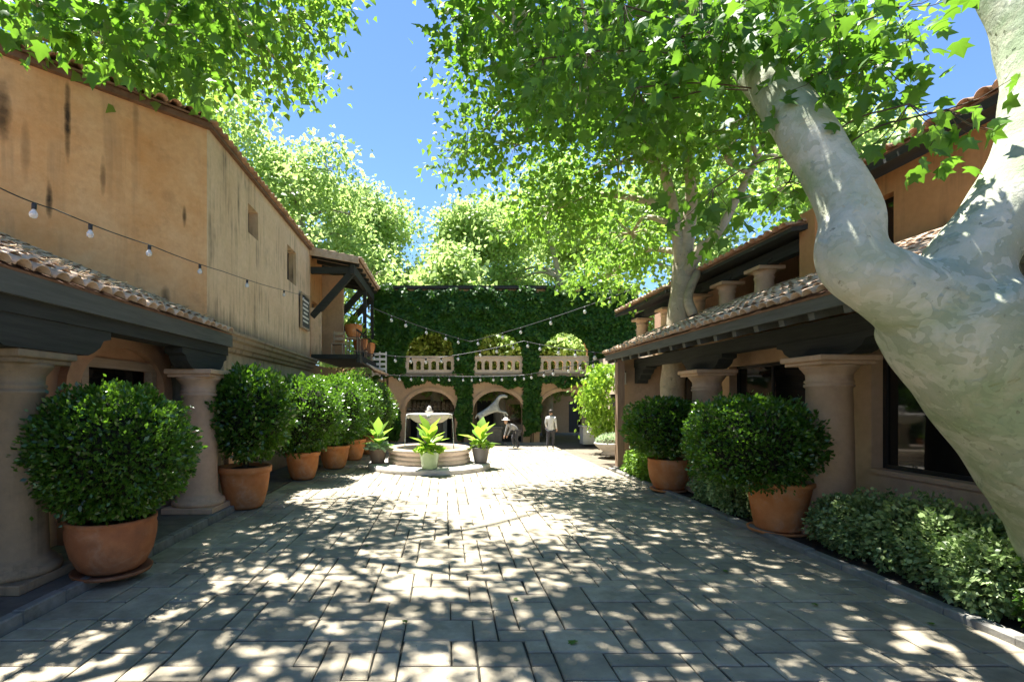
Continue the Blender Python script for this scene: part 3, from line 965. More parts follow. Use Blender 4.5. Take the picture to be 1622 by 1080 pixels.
# ------------------------------------------------------------------ back arcade wall
BY = 23.5
ba = empty('arcade_wall', (2.4, BY, 0), 'two-storey stucco arcade wall with three arches above balustrades and ivy', 'building')
O3 = Vector((2.4, BY, 0))
ACX = (-.705, 2.47, 5.55); AH = 1.15
AX0, AX1, AT = -3.4, 9.0, 7.1
opens = []
for c in ACX:
    opens.append((c, AH, 0.0, 1.45, .92)); opens.append((c, AH + .03, 3.22, 4.05, 1.2))
us = {AX0, AX1}
for c in ACX:
    for k in range(25): us.add(round(c + (AH + .03) * -math.cos(PI * k / 24), 5))
    us.add(round(c - AH, 5)); us.add(round(c + AH, 5))
us = sorted(us)
def otop(o, u):
    t = (u - o[0]) / o[1]
    return o[3] + o[4] * math.sqrt(max(0, 1 - t * t))
mb = MB(); TH = .55
for a, b in zip(us[:-1], us[1:]):
    m_ = (a + b) / 2
    cuts = sorted([o for o in opens if abs(m_ - o[0]) < o[1]], key=lambda o: o[2])
    segs = []; lo = ('c', 0.0)
    la, lb_ = 0.0, 0.0
    for o in cuts:
        if o[2] > la + 1e-6 or o[2] > 0.01: segs.append((la, lb_, o[2], o[2]))
        la, lb_ = otop(o, a), otop(o, b)
    segs.append((la, lb_, AT, AT))
    for (z0a, z0b, z1a, z1b) in segs:
        f0, f1 = 0, TH
        mb.quad((a, f0, z0a), (b, f0, z0b), (b, f0, z1b), (a, f0, z1a)); mb.quad((b, f1, z0b), (a, f1, z0a), (a, f1, z1a), (b, f1, z1b))
        mb.quad((a, f0, z0a), (a, f1, z0a), (b, f1, z0b), (b, f0, z0b)); mb.quad((a, f0, z1a), (b, f0, z1b), (b, f1, z1b), (a, f1, z1a))
for o in opens:
    for s_ in (-1, 1):
        u = o[0] + s_ * o[1]; mb.quad((u, 0, o[2]), (u, TH, o[2]), (u, TH, o[3]), (u, 0, o[3]))
for u in (AX0, AX1): mb.quad((u, 0, 0), (u, TH, 0), (u, TH, AT), (u, 0, AT))
mb.v = [(a - O3.x, b, c) for a, b, c in mb.v]
mb.build('wall', M['peach_back'], ba, fix=True)
mb = MB(); mb.box(AX0 - O3.x, AX1 - O3.x, -.18, TH + .18, AT + .003, AT + .1); mb.box(AX0 - O3.x, AX1 - O3.x, -.1, TH + .1, AT + .1, AT + .16); mb.build('coping', M['timber_x'], ba)
mb = MB(); mb.box(AX0 - O3.x, AX1 - O3.x, -.16, -.004, 3.05, 3.17); mb.build('string_course', M['cornice'], ba)
mb = MB(); mb.box(AX0 - O3.x, AX1 - O3.x, TH + .004, TH + 1.4, 3.0, 3.16); mb.build('walkway_floor', M['peach_back'], ba)
# pierced balustrades: a panel with six arched slots in every bay
for c in ACX:
    w = AH + .03
    slots = [(-w + .3 + k * (2 * w - .6) / 5, .11) for k in range(6)]
    us2 = {-w, w}
    for (sc_, sh) in slots:
        for k in range(9): us2.add(round(sc_ - sh * math.cos(PI * k / 8), 5))
    us2 = sorted(us2); b_ = MB()
    z0, z1, zt0, zt1 = 3.2, 3.36, 3.68, 3.93
    for a, b in zip(us2[:-1], us2[1:]):
        m_ = (a + b) / 2
        hit = [s_ for s_ in slots if abs(m_ - s_[0]) < s_[1]]
        segs = [(z0, z0, zt1, zt1)]
        if hit:
            tp = lambda u: zt0 + .1 * math.sqrt(max(0, 1 - ((u - hit[0][0]) / hit[0][1]) ** 2))
            segs = [(z0, z0, z1, z1), (tp(a), tp(b), zt1, zt1)]
        for (p, q, r_, s_) in segs:
            y0, y1 = -.06, .12
            b_.quad((a, y0, p), (b, y0, q), (b, y0, s_), (a, y0, r_)); b_.quad((b, y1, q), (a, y1, p), (a, y1, r_), (b, y1, s_))
            b_.quad((a, y0, r_), (b, y0, s_), (b, y1, s_), (a, y1, r_)); b_.quad((a, y0, p), (a, y1, p), (b, y1, q), (b, y0, q))
    for (sc_, sh) in slots:
        for s_ in (-1, 1):
            u = sc_ + s_ * sh; b_.quad((u, -.06, z1), (u, .12, z1), (u, .12, zt0), (u, -.06, zt0))
    b_.v = [(q[0] + c - O3.x, q[1], q[2]) for q in b_.v]
    bo = b_.build('balustrade', M['cream'], ba)
    cp = MB(); cp.box(c - w - .02 - O3.x, c + w + .02 - O3.x, -.11, .17, 3.933, 4.0, .01); cp.build('rail_cap', M['cream'], bo)
# arch trims below
for c in ACX:
    t_ = MB(); n = 20
    for k in range(n):
        t0, t1 = PI * k / n, PI * (k + 1) / n
        P = lambda t, g_: (c - O3.x + (AH + g_) * math.cos(t), 1.45 + (.92 + g_) * math.sin(t))
        t_.prism([P(t0, -.003), P(t0, .17), P(t1, .17), P(t1, -.003)], 'y', -.07, -.003)
    t_.build('arch_trim', M['peach_back'], ba)

# rear court seen through the arches
rb = empty('rear_house', (2, 30, 0), 'peach stucco house in rear court seen through the lower arches', 'building')
W = holed(-9, 14, 0, 2.9, [(-3.0, -1.5, .2, 1.7), (-.6, .9, .5, 1.75), (1.9, 2.9, .05, 1.9), (3.7, 4.6, .5, 1.7), (7.35, 8.1, .02, 1.85), (5.6, 6.4, .5, 1.6)], lambda u, d, z: (u - 2, d, z), .35)
W.build('wall', M['peach_back'], rb)
for (a, b, c, d) in ((-3.0, -1.5, .2, 1.7), (-.6, .9, .5, 1.75), (3.7, 4.6, .5, 1.7), (5.6, 6.4, .5, 1.6)):
    mb = MB(); mb.box(a - 2, b - 2, .2, .24, c, d); mb.build('window', M['glass'], rb)
for (a, b, c, d) in ((1.9, 2.9, .05, 1.9), (7.35, 8.1, .02, 1.85)):
    mb = MB(); mb.box(a - 2, b - 2, .25, .3, c, d); mb.build('door', M['dark_frame'], rb)
tile_roof(rb, (-11, -.45, 2.75), (1, 0, 0), (0, 1, 0), .45, 23, 3.0, 0, TILE_ME, .25)
aw = empty('tiled_awning', (-.9, 26.6, 0), 'small white-edged tiled awning behind the fountain in rear court', 'awning')
for x in (-1.3, 1.3):
    mb = MB(); mb.box(x - .07, x + .07, -.07, .07, 0, 1.22); mb.build('post', M['post'], aw)
mb = MB(); mb.box(-1.5, 1.5, -.08, .08, 1.22, 1.36); mb.build('beam', M['white_paint'], aw)
tile_roof(aw, (-1.5, -.25, 1.36), (1, 0, 0), (0, 1, 0), .5, 3.0, 1.3, 2, TILE_PALE, .22, .33, 31)
mb = MB(); mb.box(-1.4, 1.4, .9, 1.0, 0, 1.7); mb.build('back_panel', M['timber_x'], aw)

# ------------------------------------------------------------------ right building
rbld = empty('porch_building', (6.3, 9, 0), 'stucco building with stout porch columns, dark timber beams and tiled eave', 'building')
O4 = Vector((6.3, 9, 0))
def s4(mb): return shift(mb, O4)
WX = 6.33
wins = [(4.9, 7.5, .98, 2.66), (8.85, 11.25, .98, 2.72), (12.75, 14.7, .98, 2.70)]
W = holed(-6.0, 15.2, 0, 3.75, wins, lambda u, d, z: (WX + d, u, z), .35)
s4(W).build('wall', M['column'], rbld)
for (a, b, c, d) in wins:
    fr = MB(); w_ = .06
    x0, x1 = WX + .17, WX + .25
    fr.box(x0, x1, a, b, c, c + w_); fr.box(x0, x1, a, b, d - w_, d); fr.box(x0, x1, a, a + w_, c + w_, d - w_); fr.box(x0, x1, b - w_, b, c + w_, d - w_)
    fr.box(x0 + .01, x1 - .01, (a + b) / 2 - .025, (a + b) / 2 + .025, c + w_, d - w_)
    wo = s4(fr).build('window', M['dark_frame'], rbld)
    gl = MB(); gl.box(WX + .2, WX + .22, a + .03, b - .03, c + .03, d - .03); s4(gl).build('pane', M['glass'], wo)
    sl = MB(); sl.box(WX - .03, WX + .2, a - .04, b + .04, c - .07, c - .002); s4(sl).build('sill', M['column'], wo)
mb = MB(); mb.box(5.15, 6.32, 14.62, 14.95, 0, 3.2); s4(mb).build('end_wall', M['column'], rbld)
cme = column_mesh(2.58, .31, .46)
for y in (4.15, 7.4, 10.85):
    link_mesh('column', cme, M['column'], rbld, Vector((5.62, y, .04)) - O4)
mb = MB(); mb.box(4.78, 4.98, 14.0, 14.2, 0, 3.1); s4(mb).build('post', M['post'], rbld)
mb = MB(); mb.box(4.74, 5.02, 13.96, 14.24, 0, .12); s4(mb).build('post_foot', M['kerb'], rbld)
mb = MB(); mb.box(5.46, 5.8, -6.0, 14.6, 2.9, 3.14); s4(mb).build('beam', M['timber'], rbld)
for y, hf in ((4.15, .95), (7.4, .95), (10.85, .85)):
    mb = MB(); mb.prism(zapata(y, hf, 2.623, 2.898, .3), 'x', 5.48, 5.78); s4(mb).build('corbel', M['timber'], rbld)
mb = MB(); mb.prism([(14.6, 2.898), (14.6, 2.45), (14.4, 2.45), (14.36, 2.55), (14.2, 2.58), (14.16, 2.68), (14.0, 2.72), (13.96, 2.82), (13.8, 2.84), (13.78, 2.898)], 'x', 5.48, 5.78); s4(mb).build('corbel', M['timber'], rbld)
mb = MB(); mb.box(4.66, 4.72, -6.0, 14.7, 3.11, 3.28); s4(mb).build('fascia_board', M['fascia'], rbld)
for k in range(24):
    y = 1.3 + k * .58
    mb = MB(); mb.beam((4.723, y, 3.09), (6.32, y, 3.46), .11, .15); s4(mb).build('rafter', M['fascia'], rbld)
RS = .42
mb = MB(); mb.prism([(4.62, 3.28), (7.6, 4.52), (7.6, 4.6), (4.62, 3.36)], 'y', -6.0, .98); s4(mb).build('roof_deck', M['roof_pan'], rbld)
tile_roof(rbld, Vector((4.58, 1.0, 3.3)) - O4, (0, 1, 0), (1, 0, 0), RS, 13.75, 3.1, 3, TILE_PALE, .228, .33, 21)
# upper storey
UX = 7.55
W = holed(3.0, 9.2, 4.3, 5.85, [(8.5, 9.05, 4.32, 5.5)], lambda u, d, z: (UX + d, u, z), .3)
s4(W).build('upper_wall', M['orange'], rbld)
mb = MB(); mb.box(UX + .2, UX + .25, 8.45, 9.1, 4.3, 5.55); s4(mb).build('window', M['glass'], rbld)
mb = MB(); mb.box(6.75, 7.54, 9.22, 9.62, 4.05, 5.5); s4(mb).build('pier', M['orange'], rbld)
mb = MB(); mb.box(8.3, 8.55, 9.2, 20, 4.0, 5.4); s4(mb).build('upper_wall', M['rose'], rbld)
ucol = MB()
pf = [(.24, 0), (.24, .06), (.2, .1), (.19, .5), (.18, .72), (.2, .74), (.2, .78), (.18, .8), (.22, .88), (.24, .9)]
ucol.lathe(pf, 20); ucol.box(-.28, .28, -.28, .28, .9, .98, .01); ucm = ucol.mesh('upper_column')
for y in (11.0, 12.45, 13.9, 15.8, 17.8):
    link_mesh('upper_column', ucm, M['column'], rbld, Vector((6.95, y, 3.87 + (.0 if y < 15 else -.02))) - O4)
mb = MB(); mb.box(6.85, 7.05, 9.64, 14.6, 4.86, 5.1); s4(mb).build('upper_beam', M['timber'], rbld)
mb = MB(); mb.box(6.85, 7.05, 14.62, 18.6, 4.84, 5.05); s4(mb).build('upper_beam', M['timber'], rbld)
for y in (11.0, 12.45, 13.9, 15.8, 17.8):
    mb = MB(); mb.prism(zapata(y, .42, 4.84, 4.86 + .1, .2), 'x', 6.82, 7.08); s4(mb).build('upper_corbel', M['timber'], rbld)
def shed(mb, x0, z0, x1, z1, th, ya, yb):
    mb.prism([(x0, z0), (x1, z1), (x1, z1 + th), (x0, z0 + th)], 'y', ya, yb); return mb
s4(shed(MB(), 6.45, 5.12, 9.2, 5.55, .09, 9.4, 14.6)).build('upper_roof', M['timber'], rbld)
s4(shed(MB(), 6.4, 5.08, 9.2, 5.75, .09, 14.65, 19.0)).build('upper_roof', M['timber'], rbld)
s4(shed(MB(), 7.0, 5.75, 9.5, 6.3, .14, 2.8, 9.3)).build('upper_roof', M['timber'], rbld)
tile_roof(rbld, Vector((6.38, 9.4, 5.24)) - O4, (0, 1, 0), (1, 0, 0), .2, 5.2, 1.0, 1, TILE_ME, .24, .33, 22)
tile_roof(rbld, Vector((6.32, 14.7, 5.22)) - O4, (0, 1, 0), (1, 0, 0), .28, 4.3, 1.4, 2, TILE_PALE, .24, .33, 23)
tile_roof(rbld, Vector((6.93, 2.8, 5.92)) - O4, (0, 1, 0), (1, 0, 0), .25, 6.4, 1.0, 1, TILE_ME, .24, .33, 24)
# lower back floor of upper gallery
mb = MB(); mb.box(6.7, 8.6, 9.3, 20, 3.7, 3.85); s4(mb).build('gallery_floor', M['timber_x'], rbld)
# wall lantern and gallery house further back, right of the ivy
gb = empty('corner_house', (7.5, 17.5, 0), 'pale stucco corner house wall half hidden behind porch post', 'building')
W = holed(15.3, 23.4, 0, 3.8, [(17, 18.2, .9, 2.2), (20, 21, .02, 2.2)], lambda u, d, z: (6.3 - 7.5 + d + (u - 15.3) * .1, u - 17.5, z), .3)
W.build('wall', M['cream'], gb)
mb = MB(); mb.box(-.93 + .0, -.9, -.55, .75, .88, 2.22); mb.build('window', M['glass'], gb)
mb = MB(); mb.box(-.62, -.58, 2.45, 3.55, 0, 2.2); mb.build('door', M['dark_frame'], gb)

# ================================================================== POTTED SHRUBS
def pot_mesh(r, h, kind):
    mb = MB()
    if kind == 'bowl':
        prof = [(r * .58, 0), (r * .74, h * .1), (r * .9, h * .35), (r * .99, h * .65), (r * 1.0, h * .82), (r * .97, h * .9), (r * 1.0, h * .93), (r * 1.0, h), (r * .9, h), (r * .88, h * .85), (.01, h * .84)]
    elif kind == 'rim':
        prof = [(r * .6, 0), (r * .7, h * .08), (r * .85, h * .4), (r * .93, h * .72), (r * .94, h * .84), (r * 1.02, h * .86), (r * 1.03, h * .97), (r * 1.0, h), (r * .9, h), (r * .87, h * .88), (.01, h * .87)]
    else:
        prof = [(r * .62, 0), (r * .68, h * .05), (r * .78, h * .4), (r * .92, h * .9), (r * 1.0, h * .93), (r * 1.0, h), (r * .9, h), (r * .86, h * .9), (.01, h * .89)]
    mb.lathe(prof, 40, wob=.006)
    return mb.mesh('pot')


def shrub(name, label, x, y, z, pr, ph, kind, bx, bz, brx, brz, nleaf, size=.075, pot='terracotta', group=None, by=None, leaf='leaf_box', seed=1, saucer=True, ragged=.14, squareness=2.0):
    """potted clipped shrub: pot, soil, stem, foliage. bx, by, bz: crown centre offset; brx, brz radii"""
    root = empty(name, (x, y, z), label, 'potted shrub', group)
    link_mesh('pot', pot_mesh(pr, ph, kind), M[pot], root, (0, 0, .035 if saucer else 0))
    if saucer:
        mb = MB(); mb.lathe([(pr * .75, 0), (pr * .86, .012), (pr * .9, .05), (pr * .85, .05), (pr * .8, .03), (.01, .03)], 32); mb.build('saucer', M[pot], root)
    mb = MB(); mb.lathe([(pr * .88, ph * .9), (pr * .5, ph * .95), (.01, ph * .96)], 20, cap=False); mb.build('soil', M['soil'], root)
    r = np.random.default_rng(seed)
    mb = MB()
    for k in range(6):
        a = r.uniform(0, 6.28); e = (bx + math.cos(a) * brx * .5, math.sin(a) * brx * .5, bz + brz * .2)
        q = (math.cos(a) * .05, math.sin(a) * .05, ph * .9)
        mb.tube(spline([q, (q[0] * 1.2 + bx * .3, q[1] * 1.2, bz - brz * .9), e], 4), .022, 6)
    mb.build('stem', M['twig'], root)
    # leaf shell, then a solid core whose dark colour stands for inner shade
    n = nleaf
    d = unit(r.normal(size=(n, 3)))
    k = squareness
    sup = (np.abs(d) ** k).sum(1, keepdims=True) ** (-1 / k)
    bumps = np.array([1 + ragged * 1.2 * mnoise.noise(Vector(q) * 3.1 + Vector((seed, 0, 0))) + ragged * .8 * mnoise.noise(Vector(q) * 8) for q in d])[:, None]
    gap = np.array([mnoise.noise(Vector(q) * 4.3 + Vector((0, seed * 3.1, 0))) + .5 * mnoise.noise(Vector(q) * 9 + Vector((seed, 5, 0))) for q in d])
    depth = 1 - r.random((n, 1)) ** 2 * .3 - .13 * np.clip(-gap - .12, 0, 1)[:, None] * 2.2
    stray = (r.random((n, 1)) < .04) * r.uniform(0, .12, (n, 1))
    P = d * sup * bumps * (depth + stray) * np.array([brx, brx, brz]) + np.array([bx, 0, bz])
    tip = d + r.normal(size=(n, 3)) * .55; tip[:, 2] += .25
    nrm = d * .6 + r.normal(size=(n, 3)) * .7; nrm[:, 2] += .35
    fo = link_mesh('foliage', leaf_mesh('foliage', P, tip, nrm, r.uniform(.7, 1.3, n) * size, tpl_rhomb(.3)), M[leaf], root)
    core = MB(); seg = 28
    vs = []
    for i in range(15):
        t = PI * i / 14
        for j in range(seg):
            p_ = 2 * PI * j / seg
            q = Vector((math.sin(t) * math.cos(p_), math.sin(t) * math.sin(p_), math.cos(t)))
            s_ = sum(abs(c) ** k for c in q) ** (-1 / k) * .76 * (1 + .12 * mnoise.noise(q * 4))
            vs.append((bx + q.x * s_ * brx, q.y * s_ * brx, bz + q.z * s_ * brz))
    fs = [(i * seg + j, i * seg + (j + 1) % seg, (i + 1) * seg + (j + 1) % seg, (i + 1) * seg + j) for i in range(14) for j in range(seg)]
    core.add(vs, fs, True); core.build('shaded_twig_core', M['dark_core'], fo)
    return root


GL = 'clipped shrubs in clay pots along the left wall'
shrub('potted_shrub', 'dark clipped round shrub in squat brown bowl pot between the porch columns', -3.70, 5.62, .08, .44, .58, 'bowl', 0.02, 1.34, .80, .74, 20000, .055, 'terracotta_dark', GL, seed=2)
shrub('potted_shrub', 'loose glossy shrub in wide-rimmed orange pot past the end porch column', -3.68, 9.3, .02, .46, .76, 'rim', .1, 1.72, .76, .82, 8500, .085, 'terracotta', GL, seed=3, ragged=.2, saucer=False)
shrub('potted_shrub', 'ragged bushy shrub in orange pot, second along the wall after the porch', -3.55, 12.6, .02, .42, .68, 'rim', .0, 1.58, 1.0, .98, 10000, .08, 'terracotta', GL, seed=4, ragged=.13, saucer=False)
shrub('potted_shrub', 'dense bright clipped round shrub in orange pot, third along the wall after the porch', -3.2, 14.6, .02, .44, .66, 'rim', -.05, 1.62, 1.0, 1.05, 9500, .08, 'terracotta', GL, seed=5, saucer=False)
shrub('potted_shrub', 'clipped round shrub in orange pot, fourth along the wall after the porch', -3.05, 16.6, .02, .44, .68, 'rim', -.05, 1.7, 1.0, 1.1, 8500, .085, 'terracotta', GL, seed=6, saucer=False)
shrub('potted_shrub', 'clipped round shrub in orange pot under balcony, last of the row along left wall', -2.75, 18.4, .02, .48, .7, 'rim', .0, 1.6, .95, 1.05, 8000, .085, 'terracotta', GL, seed=7, saucer=False)
GR = 'clipped shrubs in clay pots before the right porch'
shrub('potted_shrub', 'wide clipped shrub in plain tapered orange pot beside stout porch column', 4.98, 7.55, .03, .46, .72, 'taper', -.46, 1.33, .84, .66, 15000, .06, 'terracotta', GR, seed=8, squareness=2.6)
shrub('potted_shrub', 'smaller boxy clipped shrub in rounded tan pot near slim wooden post', 4.82, 10.9, .03, .42, .66, 'bowl', -.1, 1.38, .74, .6, 8000, .075, 'terracotta', GR, seed=9, squareness=2.8)


def foliage_mass(name, label, boxes, n, size, mat, seed, cat='shrub', tpl=RHOMB, group=None, z0=.05):
    """low spreading shrub: leaf sprays on several stems"""
    x0, y0 = boxes[0][0], boxes[0][1]
    root = empty(name, (x0, y0, z0), label, cat, group)
    r = np.random.default_rng(seed)
    Ps, Ds = [], []
    st = MB()
    tot = sum(b[3] * b[4] for b in boxes)
    for (x, y, z, rx, ry, rz) in boxes:
        m = int(n * rx * ry / tot)if False else int(n / len(boxes))
        d = unit(r.normal(size=(m, 3)))
        dep = 1 - r.random((m, 1)) ** 1.6 * .55
        bm_ = np.array([1 + .32 * mnoise.noise(Vector(q) * 2.7 + Vector((x, y, z))) + .16 * mnoise.noise(Vector(q) * 7) for q in d])[:, None]
        Ps.append(np.array([x - x0, y - y0, z - z0]) + d * dep * bm_ * np.array([rx, ry, rz])); Ds.append(d)
        for k in range(5):
            a = r.uniform(0, 6.28)
            st.tube([(x - x0 + .05 * math.cos(a), y - y0 + .05 * math.sin(a), 0), (x - x0 + rx * .5 * math.cos(a), y - y0 + ry * .5 * math.sin(a), z - z0 + rz * .4)], .012, 5)
    st.build('stem', M['twig'], root)
    P, D = np.concatenate(Ps), np.concatenate(Ds)
    keep = P[:, 2] > .0; P, D = P[keep], D[keep]
    tip = D + r.normal(size=P.shape) * .6
    nrm = D * .4 + r.normal(size=P.shape) * .6; nrm[:, 2] += .7
    link_mesh('foliage', leaf_mesh('foliage', P, tip, nrm, r.uniform(.7, 1.3, len(P)) * size, tpl), M[mat], root)
    return root


foliage_mass('hedge_shrub', 'pale green sprawling shrub under the wide dark porch window', [(5.3, 6.25, .42, .5, .45, .42), (5.35, 5.65, .45, .55, .5, .46), (5.3, 6.7, .36, .4, .4, .34)], 15000, .052, 'leaf_hedge', 41)
foliage_mass('hedge_shrub', 'dense variegated shrub trailing over kerb below leaning sycamore trunk', [(5.25, 5.05, .45, .52, .5, .46), (5.05, 4.6, .38, .4, .4, .38), (5.55, 4.5, .5, .5, .5, .48)], 15000, .052, 'leaf_hedge', 42)
foliage_mass('hedge_shrub', 'dark low shrub spilling over the kerb at foot of sycamore trunk', [(5.2, 3.95, .4, .45, .5, .4), (5.5, 3.4, .4, .45, .5, .4)], 10000, .055, 'leaf_box', 43)
foliage_mass('low_shrub', 'bright low shrub between the two right-hand clay pots', [(5.05, 8.7, .38, .42, .5, .4), (5.1, 9.5, .34, .4, .45, .36)], 8000, .055, 'leaf_hedge', 44)
foliage_mass('low_shrub', 'small leafy shrub at foot of the wooden porch post', [(4.95, 12.2, .4, .4, .5, .4), (5.0, 13.0, .35, .35, .45, .36)], 3600, .09, 'leaf_mid', 45)


def broad_plant(name, label, x, y, z, pr, ph, pot, kind, nl, lh, mat, seed, skirt=0, group=None):
    """pot with upright broad blades; skirt: silver trailing leaves round the rim"""
    root = empty(name, (x, y, z), label, 'potted plant', group)
    link_mesh('pot', pot_mesh(pr, ph, kind), M[pot], root)
    r = np.random.default_rng(seed)
    mb = MB(); mb.lathe([(pr * .88, ph * .9), (.01, ph * .95)], 16, cap=False); mb.build('soil', M['soil'], root)
    mb = MB(); mb.tube([(0, 0, ph * .85), (.01, 0, ph + lh * .5)], .02, 6); mb.build('stem', M['twig'], root)
    bl = MB(); bl.add([tuple(q) for q in BLADE[0]], BLADE[1], True); me = bl.mesh('leaf', False); me.materials.append(M[mat])
    for k in range(nl):
        a = 2.4 * k + r.uniform(-.3, .3); t = k / nl
        el = .35 + 1.05 * t + r.uniform(-.15, .15); ln = lh * r.uniform(.5, .75)
        o = link_mesh('leaf', me, None, root, (.03 * math.cos(a), .03 * math.sin(a), ph + lh * .42 * t), None)
        dirv = Vector((math.cos(a) * math.cos(el), math.sin(a) * math.cos(el), math.sin(el)))
        q = dirv.to_track_quat('Y', 'Z'); o.rotation_euler = q.to_euler(); o.scale = (ln * 1.15, ln, ln)
    if skirt:
        d = unit(r.normal(size=(skirt, 3))); d[:, 2] = np.abs(d[:, 2]) * .6 - .15
        P = d * np.array([pr * 1.15, pr * 1.15, .22]) * r.uniform(.7, 1.1, (skirt, 1)) + np.array([0, 0, ph + .05])
        nn = d + r.normal(size=d.shape) * .5; nn[:, 2] += .8
        link_mesh('trailing_leaves', leaf_mesh('trailing_leaves', P, d + r.normal(size=d.shape) * .5, nn, r.uniform(.08, .16, skirt), STAR), M['leaf_silver' if skirt % 2 else 'leaf_lime'], root)
    return root


# ================================================================== FOUNTAIN
FX, FY = -.47, 15.0
ft = empty('fountain', (FX, FY, 0), 'round carved stone fountain with low basin and raised bowl', 'fountain')
mb = MB(); mb.lathe([(1.8, 0), (1.8, .1), (1.77, .135), (1.7, .145), (1.0, .15)], 56, cap=False); mb.build('step', M['white_stone'], ft)
mb = MB(); mb.lathe([(1.2, .15), (1.22, .17), (1.22, .26), (1.17, .29), (1.19, .31), (1.19, .38), (1.15, .41), (1.17, .43), (1.22, .47), (1.24, .5), (1.24, .56), (1.21, .585), (1.02, .585), (.99, .56), (.99, .2)], 56, cap=False)
mb.build('basin', M['cantera'], ft)
mb = MB(); mb.lathe([(1.0, .44), (.01, .441)], 40, cap=False); mb.build('water', M['water'], ft)
mb = MB(); mb.lathe([(.34, .15), (.34, .5), (.26, .56), (.2, .62), (.17, .8), (.15, 1.0), (.17, 1.12), (.22, 1.2), (.2, 1.25), (.24, 1.3)], 28); mb.build('pedestal', M['cantera'], ft)
mb = MB(); seg = 48
prof = [(.2, 1.27), (.38, 1.32), (.52, 1.42), (.6, 1.52), (.62, 1.56), (.56, 1.57), (.5, 1.5), (.02, 1.44)]
for r_, z in prof:
    for k in range(seg):
        a = 2 * PI * k / seg; w = 1 + .06 * abs(math.cos(2 * a)) ** 3 * (r_ > .35)
        mb.v.append((r_ * w * math.cos(a), r_ * w * math.sin(a), z))
for i in range(len(prof) - 1):
    for k in range(seg): mb.f.append((i * seg + k, i * seg + (k + 1) % seg, (i + 1) * seg + (k + 1) % seg, (i + 1) * seg + k)); mb.sm.append(True)
bowl = mb.build('bowl', M['white_stone'], ft)
for k in range(4):
    a = PI / 2 * k
    m_ = MB(); m_.lathe([(.001, -.07), (.06, -.05), (.075, 0), (.06, .06), (.001, .08)], 14, (.62 * math.cos(a), .62 * math.sin(a), 1.49), cap=False); m_.build('spout', M['white_stone'], bowl)
    m_ = MB(); m_.tube([((.68 + .05 * t) * math.cos(a), (.68 + .05 * t) * math.sin(a), 1.48 - 1.02 * t ** 1.6) for t in (0, .2, .4, .6, .8, 1)], [.012, .012, .011, .012, .014, .018], 6); m_.build('water_stream', M['stream'], bowl)
mb = MB(); mb.lathe([(.1, 1.44), (.09, 1.6), (.13, 1.64), (.06, 1.68), (.07, 1.74), (.02, 1.8)], 18); mb.build('finial', M['white_stone'], ft)
broad_plant('potted_canna', 'lush broad-leaved plant in pale green glazed pot before the fountain', FX + .05, FY - 1.55, .152, .29, .46, 'green_glaze', 'taper', 15, .95, 'leaf_lime', 51, 220)
broad_plant('potted_canna', 'broad-leaved plant in charcoal pot beside fountain basin', FX + 1.5, FY - .35, .15, .27, .46, 'dark_pot', 'taper', 12, .9, 'leaf_lime', 52, 60)
broad_plant('potted_canna', 'tall-leaved plant with silvery trailing leaves in brown pot beside fountain', FX - 1.48, FY - .35, .15, .28, .42, 'brown_pot', 'taper', 11, .95, 'leaf_mid', 53, 161)


# ================================================================== STATUE, PEOPLE (skin modifier figures)
def skin_fig(name, verts, edges, radii, mat, parent, root=0, sub=2, loc=None):
    me = bpy.data.meshes.new(name); me.from_pydata(verts, edges, []); me.materials.append(mat)
    o = link_mesh(name, me, None, parent, loc)
    md = o.modifiers.new('skin', 'SKIN'); md.use_smooth_shade = True
    for i, r_ in enumerate(radii):
        sv = me.skin_vertices[0].data[i]; sv.radius = (r_, r_) if not hasattr(r_, '__len__') else r_; sv.use_root = (i == root)
    sb = o.modifiers.new('sub', 'SUBSURF'); sb.levels = sub; sb.render_levels = sub
    return o


st = empty('animal_statue', (2.05, 22.3, 0), 'weathered grey-white rearing animal statue on dark stone plinth before the arcade', 'statue')
mb = MB(); mb.box(-.5, .5, -.35, .35, 0, .12, .01); mb.box(-.42, .42, -.28, .28, .12, .72, .01); mb.box(-.48, .48, -.33, .33, .72, .82, .01); mb.build('plinth', M['plinth'], st)
V = [(-.42, 0, 1.16), (-.12, 0, 1.27), (.1, 0, 1.42), (.22, 0, 1.66), (.34, 0, 1.86), (.52, 0, 1.93), (.72, 0, 1.88),
     (-.5, .12, .98), (-.4, .13, .83), (-.5, -.12, .98), (-.36, -.13, .83),
     (.36, .1, 1.3), (.56, .1, 1.14), (.62, .1, .98), (.4, -.1, 1.22), (.6, -.1, 1.2), (.72, -.1, 1.05), (-.62, 0, 1.1), (-.72, 0, .92)]
E = [(0, 1), (1, 2), (2, 3), (3, 4), (4, 5), (5, 6), (0, 7), (7, 8), (0, 9), (9, 10), (2, 11), (11, 12), (12, 13), (2, 14), (14, 15), (15, 16), (0, 17), (17, 18)]
V = [(a, b, c + (.22 if k not in (8, 10) else 0)) for k, (a, b, c) in enumerate(V)]
R_ = [.17, .15, .17, .11, .09, .085, .05, .075, .05, .075, .05, .06, .045, .04, .06, .045, .04, .05, .025]
skin_fig('body', V, E, R_, M['statue'], st)


